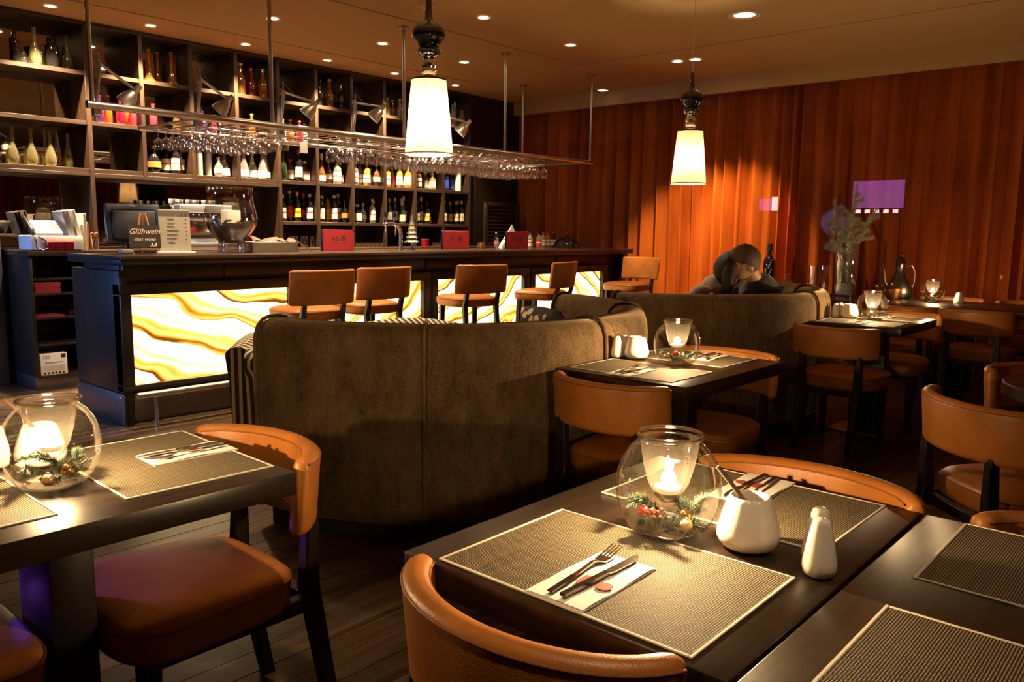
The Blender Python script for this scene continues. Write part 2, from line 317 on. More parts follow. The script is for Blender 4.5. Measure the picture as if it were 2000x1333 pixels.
def lathe(prof, n=24, cap=False, z0=0.0):
    V, F = [], []
    for (r, z) in prof:
        for k in range(n):
            a = 2 * math.pi * k / n; V.append((r * math.cos(a), r * math.sin(a), z + z0))
    for i in range(len(prof) - 1):
        for k in range(n):
            a, b_ = i * n + k, i * n + (k + 1) % n; F.append((a, b_, b_ + n, a + n))
    if cap:
        F.append(tuple(reversed(range(n)))); L = (len(prof) - 1) * n; F.append(tuple(range(L, L + n)))
    return V, F
def tube(path, r, n=10, caps=True):
    P = [Vector(p) for p in path]; V, F = [], []
    rs = r if isinstance(r, (list, tuple)) else [r] * len(P)
    up = None
    for i, p in enumerate(P):
        d = (P[min(i + 1, len(P) - 1)] - P[max(i - 1, 0)]).normalized()
        if up is None:
            up = Vector((0, 0, 1)) if abs(d.z) < 0.9 else Vector((1, 0, 0))
        a = d.cross(up)
        if a.length < 1e-6: a = d.orthogonal()
        a.normalize(); b_ = a.cross(d).normalized(); up = b_
        for k in range(n):
            t = 2 * math.pi * k / n; V.append(tuple(p + (a * math.cos(t) + b_ * math.sin(t)) * rs[i]))
    for i in range(len(P) - 1):
        for k in range(n):
            x, y = i * n + k, i * n + (k + 1) % n; F.append((x, y, y + n, x + n))
    if caps:
        F.append(tuple(reversed(range(n)))); L = (len(P) - 1) * n; F.append(tuple(range(L, L + n)))
    return V, F
def loft(rings, close_ring=True, caps=True):
    n = len(rings[0]); V = [tuple(p) for r in rings for p in r]; F = []
    for i in range(len(rings) - 1):
        for k in range(n if close_ring else n - 1):
            a, b_ = i * n + k, i * n + (k + 1) % n; F.append((a, b_, b_ + n, a + n))
    if caps and close_ring:
        F.append(tuple(reversed(range(n)))); L = (len(rings) - 1) * n; F.append(tuple(range(L, L + n)))
    return V, F
def rrect(w_, h, r, seg=4):
    pts = []
    for cx, cy, a0 in ((w_ / 2 - r, h / 2 - r, 0), (-w_ / 2 + r, h / 2 - r, 90), (-w_ / 2 + r, -h / 2 + r, 180), (w_ / 2 - r, -h / 2 + r, 270)):
        for k in range(seg + 1):
            a = R(a0 + 90 * k / seg); pts.append((cx + r * math.cos(a), cy + r * math.sin(a)))
    return pts
def sphere(r, nu=16, nv=10, sx=1, sy=1, sz=1):
    prof = [(max(r * math.sin(math.pi * i / nv), 1e-4), -r * math.cos(math.pi * i / nv)) for i in range(nv + 1)]
    V, F = lathe(prof, nu); return [(x * sx, y * sy, z * sz) for x, y, z in V], F

def mesh(name, part, m, smooth=40):
    me = bpy.data.meshes.new(name); me.from_pydata(part[0], [], part[1]); me.validate(); me.update()
    bm = bmesh.new(); bm.from_mesh(me); bmesh.ops.recalc_face_normals(bm, faces=bm.faces[:]); bm.to_mesh(me); bm.free()
    if smooth:
        for p in me.polygons: p.use_smooth = True
        if smooth < 180: me.set_sharp_from_angle(angle=R(smooth))
    me.materials.append(m); return me
def ob(name, part, m, parent=None, loc=(0, 0, 0), rot=(0, 0, 0), smooth=40):
    me = part if isinstance(part, bpy.types.Mesh) else mesh(name, part, M[m] if isinstance(m, str) else m, smooth)
    o = bpy.data.objects.new(name, me); COL.objects.link(o); o.location = loc; o.rotation_euler = rot
    if parent: o.parent = parent
    return o
def empty(name, loc=(0, 0, 0), rz=0.0):
    o = bpy.data.objects.new(name, None); COL.objects.link(o); o.location = loc; o.rotation_euler = (0, 0, rz); o.empty_display_size = 0.1; return o
def tag(o, label=None, cat=None, group=None, kind=None):
    if label: o['label'] = label
    if cat: o['category'] = cat
    if group: o['group'] = group
    if kind: o['kind'] = kind
    return o
def copy_tree(o, parent=None):
    c = o.copy(); COL.objects.link(c)
    if parent: c.parent = parent
    for ch in list(o.children): copy_tree(ch, c)
    return c
def text(name, s, size, m, parent, loc, rot, shear=0.0, align='CENTER', extrude=0.0004, space=1.0):
    cu = bpy.data.curves.new(name, 'FONT'); cu.body = s; cu.size = size; cu.align_x = align; cu.extrude = extrude; cu.shear = shear; cu.space_character = space
    tmp = bpy.data.objects.new(name, cu); COL.objects.link(tmp); dg = bpy.context.evaluated_depsgraph_get(); me = bpy.data.meshes.new_from_object(tmp.evaluated_get(dg))
    bpy.data.objects.remove(tmp); bpy.data.curves.remove(cu); me.materials.clear(); me.materials.append(M[m])
    o = bpy.data.objects.new(name, me); COL.objects.link(o); o.location = loc; o.rotation_euler = rot
    if parent: o.parent = parent
    return o

# ================================================================== STRUCTURE
HC = 3.03
def struct(name, part, m, **k):
    o = ob(name, part, m, **k); o['kind'] = 'structure'; return o
# floor of dark planks
floor = struct('floor', box(-4, 9.8, -3.4, 8.0, -0.06, -0.012), 'slot', smooth=0)
PW, PL = 0.112, 1.5
plank_me = mesh('plank', rbox(-PL / 2 + 0.001, PL / 2 - 0.001, -PW / 2 + 0.0012, PW / 2 - 0.0012, -0.012, 0.0, 0.0012, 1), M['plank'], 30)
cand = []
for j in range(int(11.2 / PW)):
    y = -3.3 + PW * (j + 0.5); off = random.random() * PL
    x = -4 - off
    while x < 8.6:
        cx = x + PL / 2; x += PL
        d = Vector((cx, y, 0)) - Vector((0, 0, 1.32)); zc = d.dot(_fw)
        if zc > 0.3:
            u = d.dot(_rt) / zc; v = d.dot(_dn) / zc
            inview = abs(u) < 0.72 and -0.1 < v < 0.55
        else: inview = False
        cand.append((0 if inview else 1, d.length, cx, y))
cand.sort(); rest = []
for i, (nv, dl, cx, y) in enumerate(cand):
    if i < 300 and nv == 0:
        ob('plank', plank_me, None, floor, loc=(cx, y, random.uniform(-0.0008, 0.0)))
    else:
        x0, x1 = max(cx - PL / 2 + 0.001, -3.98), min(cx + PL / 2 - 0.001, 9.1)
        if x1 - x0 > 0.05: rest.append(box(x0, x1, y - PW / 2 + 0.0012, y + PW / 2 - 0.0012, -0.012, -0.0004))
fp = ob('plank_field', merge(*rest), 'plank', floor, smooth=0); fp['kind'] = 'stuff'
# ceiling panels with shadow gaps
ceil = struct('ceiling', box(-4, 9.2, -3.4, 8.0, 3.11, 3.16), 'slot', smooth=0)
for bx in ((-4, 6.985, -3.4, 5.285), (-4, 6.985, 5.315, 6.855), (-4, 6.985, 6.88, 8.0), (7.015, 8.62, -3.4, 8.0), (6.985, 7.015, 5.315, 8.0)):
    ob('ceiling_panel', box(*bx, HC, HC + 0.08), 'ceiling', ceil, smooth=0)
struct('trim_1', box(8.45, 8.52, -3.4, 8.0, 2.86, HC - 0.001), 'ceiling', smooth=0)
struct('wall_back', box(-4, 9.2, 7.86, 8.0, -0.05, 3.1), 'darkwood', smooth=0)
struct('wall_left', box(-4.1, -4.0, -3.4, 8.0, 0, 3.1), 'blueframe', smooth=0)
struct('wall_rear', box(-4, 9.2, -3.5, -3.4, 0, 3.1), 'darkwood', smooth=0)
struct('wall_side', box(1.2, 2.16, 7.62, 7.86, 0, 2.5), 'blueframe', smooth=0)
struct('trim_2', rbox(2.10, 2.22, 7.56, 7.86, 0, 1.85, 0.004), 'blueframe')
struct('wall_panel', box(7.585, 8.5, 7.50, 7.86, 0, HC), 'darkwood', smooth=0)
# window behind the curtain, with a lit purple screen across the street
win = struct('window_1', merge(box(8.95, 9.02, -3.4, 7.8, 2.34, 2.49), box(8.95, 9.02, -3.4, 7.8, 0, 0.12), box(8.95, 9.02, 5.2, 5.3, 0, 3.0), box(8.95, 9.02, 2.5, 2.6, 0, 3.0)), 'black', smooth=0)
ob('pane', box(8.98, 8.985, -3.4, 7.8, 0.12, 2.34), 'glass', win, smooth=0)
s = tag(ob('street_screen', box(9.6, 9.64, 2.80, 3.34, 1.62, 1.92), 'purple', smooth=0), 'glowing purple screen seen through the curtain behind the fir branches', 'screen')
ob('post', box(9.6, 9.63, 3.05, 3.09, -0.06, 1.62), 'black', s, smooth=0)
for k in range(5): ob('neon_lamp', box(9.58, 9.60, 2.84 + 0.1 * k, 2.89 + 0.1 * k, 1.56, 1.60), 'purplew', s, smooth=0)
s = tag(ob('shop_light', box(9.6, 9.64, 4.24, 4.30, 1.60, 1.76), 'purplew', smooth=0), 'small violet shop light through the curtain left of the wine bottle', 'light')
ob('light_panel', box(9.6, 9.62, 4.32, 4.46, 1.6, 1.74), 'purple', s, smooth=0); ob('post', box(9.6, 9.63, 4.29, 4.33, -0.06, 1.6), 'black', s, smooth=0)

def curtain(name, y0, y1, x, z0, z1, seed, m, step=0.15, amp=0.075):
    rnd = random.Random(seed); ys = [y0]
    while ys[-1] < y1: ys.append(ys[-1] + step * rnd.uniform(0.6, 1.45))
    cols = []
    for i in range(len(ys) - 1):
        a = amp * rnd.uniform(0.6, 1.3); dx = rnd.uniform(-0.015, 0.015); n = 10
        for k in range(n):
            t = k / n; yy = ys[i] + (ys[i + 1] - ys[i]) * (t - 0.13 * math.sin(4 * math.pi * t) / 2)
            cols.append((x + dx - a * math.cos(2 * math.pi * t), yy, rnd.uniform(-0.01, 0.01) if k == 0 else 0, a))
    rows = 7; V, F = [], []
    for r in range(rows):
        q = r / (rows - 1); z = z1 + (z0 - z1) * q
        for (cx, cy, j, a) in cols:
            V.append((x + (cx - x) * (0.55 + 0.45 * min(1, q * 2.2)) , cy + 0.02 * math.sin(cy * 3.1 + q * 2.0) * q, z))
    n = len(cols)
    for r in range(rows - 1):
        for k in range(n - 1): F.append((r * n + k, r * n + k + 1, (r + 1) * n + k + 1, (r + 1) * n + k))
    return ob(name, (V, F), m, smooth=180)
tag(curtain('curtain', -2.4, 7.45, 8.64, 0.02, 3.0, 3, 'curtain'), 'floor-length rust orange pleated voile curtain along the window wall', 'curtain')
c2 = curtain('curtain', -3.2, 8.2, 3.30, 0.02, 3.0, 5, 'curtain'); c2.rotation_euler = (0, 0, R(90)); c2.location = (5.0, -6.5, 0)
tag(c2, 'rust orange curtain behind the dining tables, seen mirrored behind the bar', 'curtain')

# ------------------------------------------------------------------ bar
bar = tag(empty('bar_counter', (2.22, 5.386, 0)), 'long dark wood bar counter with glowing onyx front panels', 'bar')
def bb(name, x0, x1, y0, y1, z0, z1, m, b=0.004, parent=bar, smooth=40):
    return ob(name, rbox(x0 - 2.22, x1 - 2.22, y0 - 5.386, y1 - 5.386, z0, z1, b), m, parent, smooth=smooth)
bb('body', 2.30, 8.04, 5.50, 6.10, 0.0, 1.07, 'barwood')
bb('end_panel', 2.245, 2.30, 5.40, 6.17, 0.215, 1.03, 'barwood')
bb('end_panel', 8.04, 8.08, 5.40, 6.17, 0.0, 1.07, 'barwood')
kp = bb('end_kick_plate', 2.238, 2.30, 5.405, 6.165, 0.0, 0.213, 'steeldark')
for (yy, zz) in ((5.43, 0.03), (5.43, 0.19), (6.14, 0.03), (6.14, 0.19)):
    ob('screw', mv(sphere(0.008, 8, 5), 2.237 - 2.22, yy - 5.386, zz), 'chrome', kp)
bb('apron', 2.30, 8.04, 5.46, 5.52, 0.955, 1.065, 'barwood')
bb('corner_post', 2.25, 2.30, 5.39, 5.46, 0.0, 0.99, 'barwood')
bb('front_kick_plate', 2.33, 8.02, 5.455, 5.50, 0.0, 0.205, 'steeldark')
bb('ledge', 2.30, 8.04, 5.47, 5.52, 0.205, 0.225, 'barwood')
pan = [(2.32, 3.51), (3.695, 4.885), (5.07, 6.26), (6.445, 7.635)]
ox = [(1.0, 1, R(-14), (0.0, 0, 0.35)), (1.3, 1, R(24), (1.3, 0, 0.2)), (1.2, 1, R(32), (2.5, 0, 0.7)), (1.2, 1, R(-28), (4.1, 0, 0.1))]
for i, (x0, x1) in enumerate(pan):
    fr = bb('panel_frame', x0 - 0.075, x1 + 0.095, 5.386, 5.50, 0.225, 0.268, 'barwood')
    bb('frame_rail', x0 - 0.075, x1 + 0.095, 5.386, 5.50, 0.872, 0.945, 'barwood')
    bb('frame_stile', x0 - 0.075, x0 - 0.004, 5.386, 5.50, 0.2685, 0.8715, 'barwood')
    bb('frame_stile', x1 + 0.004, x1 + 0.095, 5.386, 5.50, 0.2685, 0.8715, 'barwood')
    m = make_onyx(i, ox[i][2], ox[i][3], (ox[i][0], 1, ox[i][1] * 1.15))
    o = ob('onyx_panel', box(0, x1 - x0, 0, 0.012, 0, 0.597), m, bar, loc=(x0 - 2.22, 0.042, 0.272), smooth=0); o['label'] = 'backlit banded onyx panel glowing yellow'
    bb('steel_lip', x0, x1, 5.388, 5.425, 0.266, 0.2715, 'steel', 0.001)
# sockets under the counter edge
for x in (3.05, 5.0, 6.9):
    so = bb('socket', x - 0.035, x + 0.035, 5.448, 5.462, 0.975, 1.045, 'black', 0.003)
ct = tag(ob('bar_worktop', rbox(2.22, 8.12, 5.30, 6.18, 1.106, 1.128, 0.003), 'bartop'), 'dark wood bar worktop above a darker edge band', 'worktop')
ob('edge_band', rbox(2.225, 8.115, 5.306, 6.175, 1.071, 1.1055, 0.002), 'barwood', ct)  # band in darker wood than the worktop above
fr = tag(empty('foot_rail', (2.26, 5.24, 0)), 'steel tube foot rail along the foot of the bar', 'rail')
ob('tube', tube([(0, 0, 0.225), (5.7, 0, 0.225)], 0.022, 14), 'steel', fr)
for x in (0.12, 1.5, 2.9, 4.3, 5.6):
    ob('post', tube([(x, 0, 0.0), (x, 0, 0.21)], 0.012, 10), 'steel', fr)

# ------------------------------------------------------------------ back counter with open cabinet
bc = tag(empty('back_counter', (2.26, 7.08, 0)), 'dark back counter along the shelf wall with open compartments at its left end', 'counter')
def cb(name, x0, x1, y0, y1, z0, z1, m='barwood', b=0.003): return ob(name, rbox(x0 - 2.26, x1 - 2.26, y0 - 7.08, y1 - 7.08, z0, z1, b), m, bc)
cb('side_panel', 2.262, 2.29, 7.08, 7.60, 0.11, 1.075)
cb('divider', 2.80, 2.83, 7.08, 7.60, 0.11, 1.075); cb('body', 2.83, 7.58, 7.10, 7.72, 0.0, 1.075); cb('back_panel', 2.29, 2.80, 7.52, 7.56, 0.11, 1.075)
cb('kick_plate', 2.268, 2.82, 7.11, 7.60, 0.0, 0.108, 'steeldark')
for z in (0.115, 0.373, 0.588, 0.779, 0.90): cb('shelf', 2.291, 2.799, 7.085, 7.515, z - 0.018, z, 'darkwood')
cb('worktop', 2.25, 7.58, 7.05, 7.84, 1.077, 1.118, 'bartop')
# things in the open cabinet
bx = tag(ob('candle_carton', rbox(0, 0.20, 0, 0.24, 0, 0.175, 0.004), 'paper', loc=(2.305, 7.095, 0.116), rot=(0, 0, R(-1))), 'pale printed cardboard carton on the lowest cabinet shelf', 'box')
text('lettering', '320', 0.036, 'ink', bx, (0.018, -0.001, 0.135), (R(90), 0, 0), align='LEFT'); text('lettering', 'PREMIUM-LICHTE', 0.017, 'ink', bx, (0.1, -0.001, 0.095), (R(90), 0, 0))
ob('printed_mark', box(0.155, 0.19, -0.0012, 0, 0.135, 0.168), 'ink', bx, smooth=0)
for k in range(6): ob('printed_line', box(0.02, 0.18, -0.0012, 0, 0.035 + 0.008 * k, 0.037 + 0.008 * k), 'l_grey', bx, smooth=0)
for k in range(6): ob('printed_candle', box(0.02 + 0.028 * k, 0.036 + 0.028 * k, -0.0012, 0, 0.008, 0.024), 'ink', bx, smooth=0)
for k in range(7):
    tag(ob('red_folder', rbox(0, 0.19, 0, 0.25, 0, 0.012, 0.002), 'redmenu', loc=(2.30 + 0.004 * (k % 3), 7.10 + 0.003 * (k % 2), 0.78 + 0.0125 * k)), 'red folder in the pile on the upper cabinet shelf', 'folder', 'red folders in the cabinet')
for k in range(2):
    tag(ob('red_folder', rbox(0, 0.21, 0, 0.28, 0, 0.006, 0.001), 'redmenu', loc=(2.296, 7.09, 0.589 + 0.0065 * k)), 'thin red folder lying on the middle cabinet shelf', 'folder', 'thin red folders')
jr = tag(ob('glass_jar', lathe([(0.001, 0), (0.045, 0), (0.045, 0.10), (0.043, 0.10), (0.043, 0.004), (0.001, 0.004)], 16), 'crystal', loc=(2.62, 7.2, 0.589)), 'small glass jar with an orange card in the open cabinet', 'jar')
ob('card', box(-0.015, 0.02, 0, 0.002, 0.01, 0.13), 'l_orange', jr, rot=(0, R(20), 0))

# ------------------------------------------------------------------ shelving wall
YS, YB = 7.45, 7.80
U = [2.929 + 0.4632 * k for k in range(11)]
ROW = [2.62, 2.21, 1.81, 1.39]            # upper faces of the boards
sh = tag(empty('bottle_shelving', (2.929, YS, 1.118)), 'tall dark wood bottle shelving with mirrored backs behind the bar', 'shelving')
def sb(name, x0, x1, y0, y1, z0, z1, m='shelfwood', b=0.002): return ob(name, rbox(x0 - 2.929, x1 - 2.929, y0 - YS, y1 - YS, z0 - 1.118, z1 - 1.118, b, 1), m, sh)
T = 0.019
for k, x in enumerate(U):
    z0 = 1.119 if (k == 0 or k >= 4) else 1.77
    sb('upright', x - T, x + T, YS, YB, z0, HC - 0.03, 'shelfwoodv')
sb('upright', 2.02, 2.06, YS, YB, 1.80, HC - 0.03, 'shelfwoodv')
sb('top_rail', 1.4, U[10] + T, YS, YB, HC - 0.029, HC - 0.001)
for k in range(10):
    for r, z in enumerate(ROW):
        if r == 3 and k < 4: continue
        sb('shelf_board', U[k] + T + 0.0005, U[k + 1] - T - 0.0005, YS + 0.004, YB, z - 0.036, z)
    sb('mirror_back', U[k] - 0.0, U[k + 1] - 0.0, YB + 0.0005, YB + 0.012, 1.12, HC - 0.03, 'mirror', 0.0005)
for r, z in enumerate(ROW[:3]):
    sb('shelf_board', 2.0605, U[0] - T - 0.0005, YS + 0.004, YB, z - 0.036, z); sb('shelf_board', 1.4, 2.0195, YS + 0.004, YB, z - 0.036, z)
sb('shelf_board', 2.0, U[0] - T - 0.0005, YS, YB, 1.745, 1.772)
sb('shelf_board', U[0] + T, U[4] - T, YS, YB, 1.735, 1.772)
sb('mirror_back', 1.4, U[0], YB + 0.0005, YB + 0.012, 1.12, HC - 0.03, 'mirror', 0.0005)
# louvred shutter beside the shelving
st = tag(empty('louvred_shutter', (7.80, 7.40, 1.118)), 'dark wooden louvred shutter at the right end of the shelving', 'shutter')
for x0, x1, z0, z1 in ((0, 0.06, 0, 0.57), (0.62, 0.68, 0, 0.57), (0.06, 0.62, 0.52, 0.57), (0.06, 0.62, 0, 0.04)): ob('frame', rbox(x0, x1, 0, 0.035, z0, z1, 0.003, 1), 'shelfwood', st)
for k in range(10): ob('slat', tf(box(0.061, 0.619, -0.004, 0.004, -0.026, 0.026), Matrix.Translation((0, 0.018, 0.07 + 0.048 * k)) @ Matrix.Rotation(R(30), 4, 'X')), 'shelfwood', st, smooth=0)
tag(ob('side_cabinet', rbox(7.60, 8.46, 7.08, 7.49, 0, 1.118, 0.004), 'barwood'), 'low dark cabinet under the louvred shutter', 'cabinet')

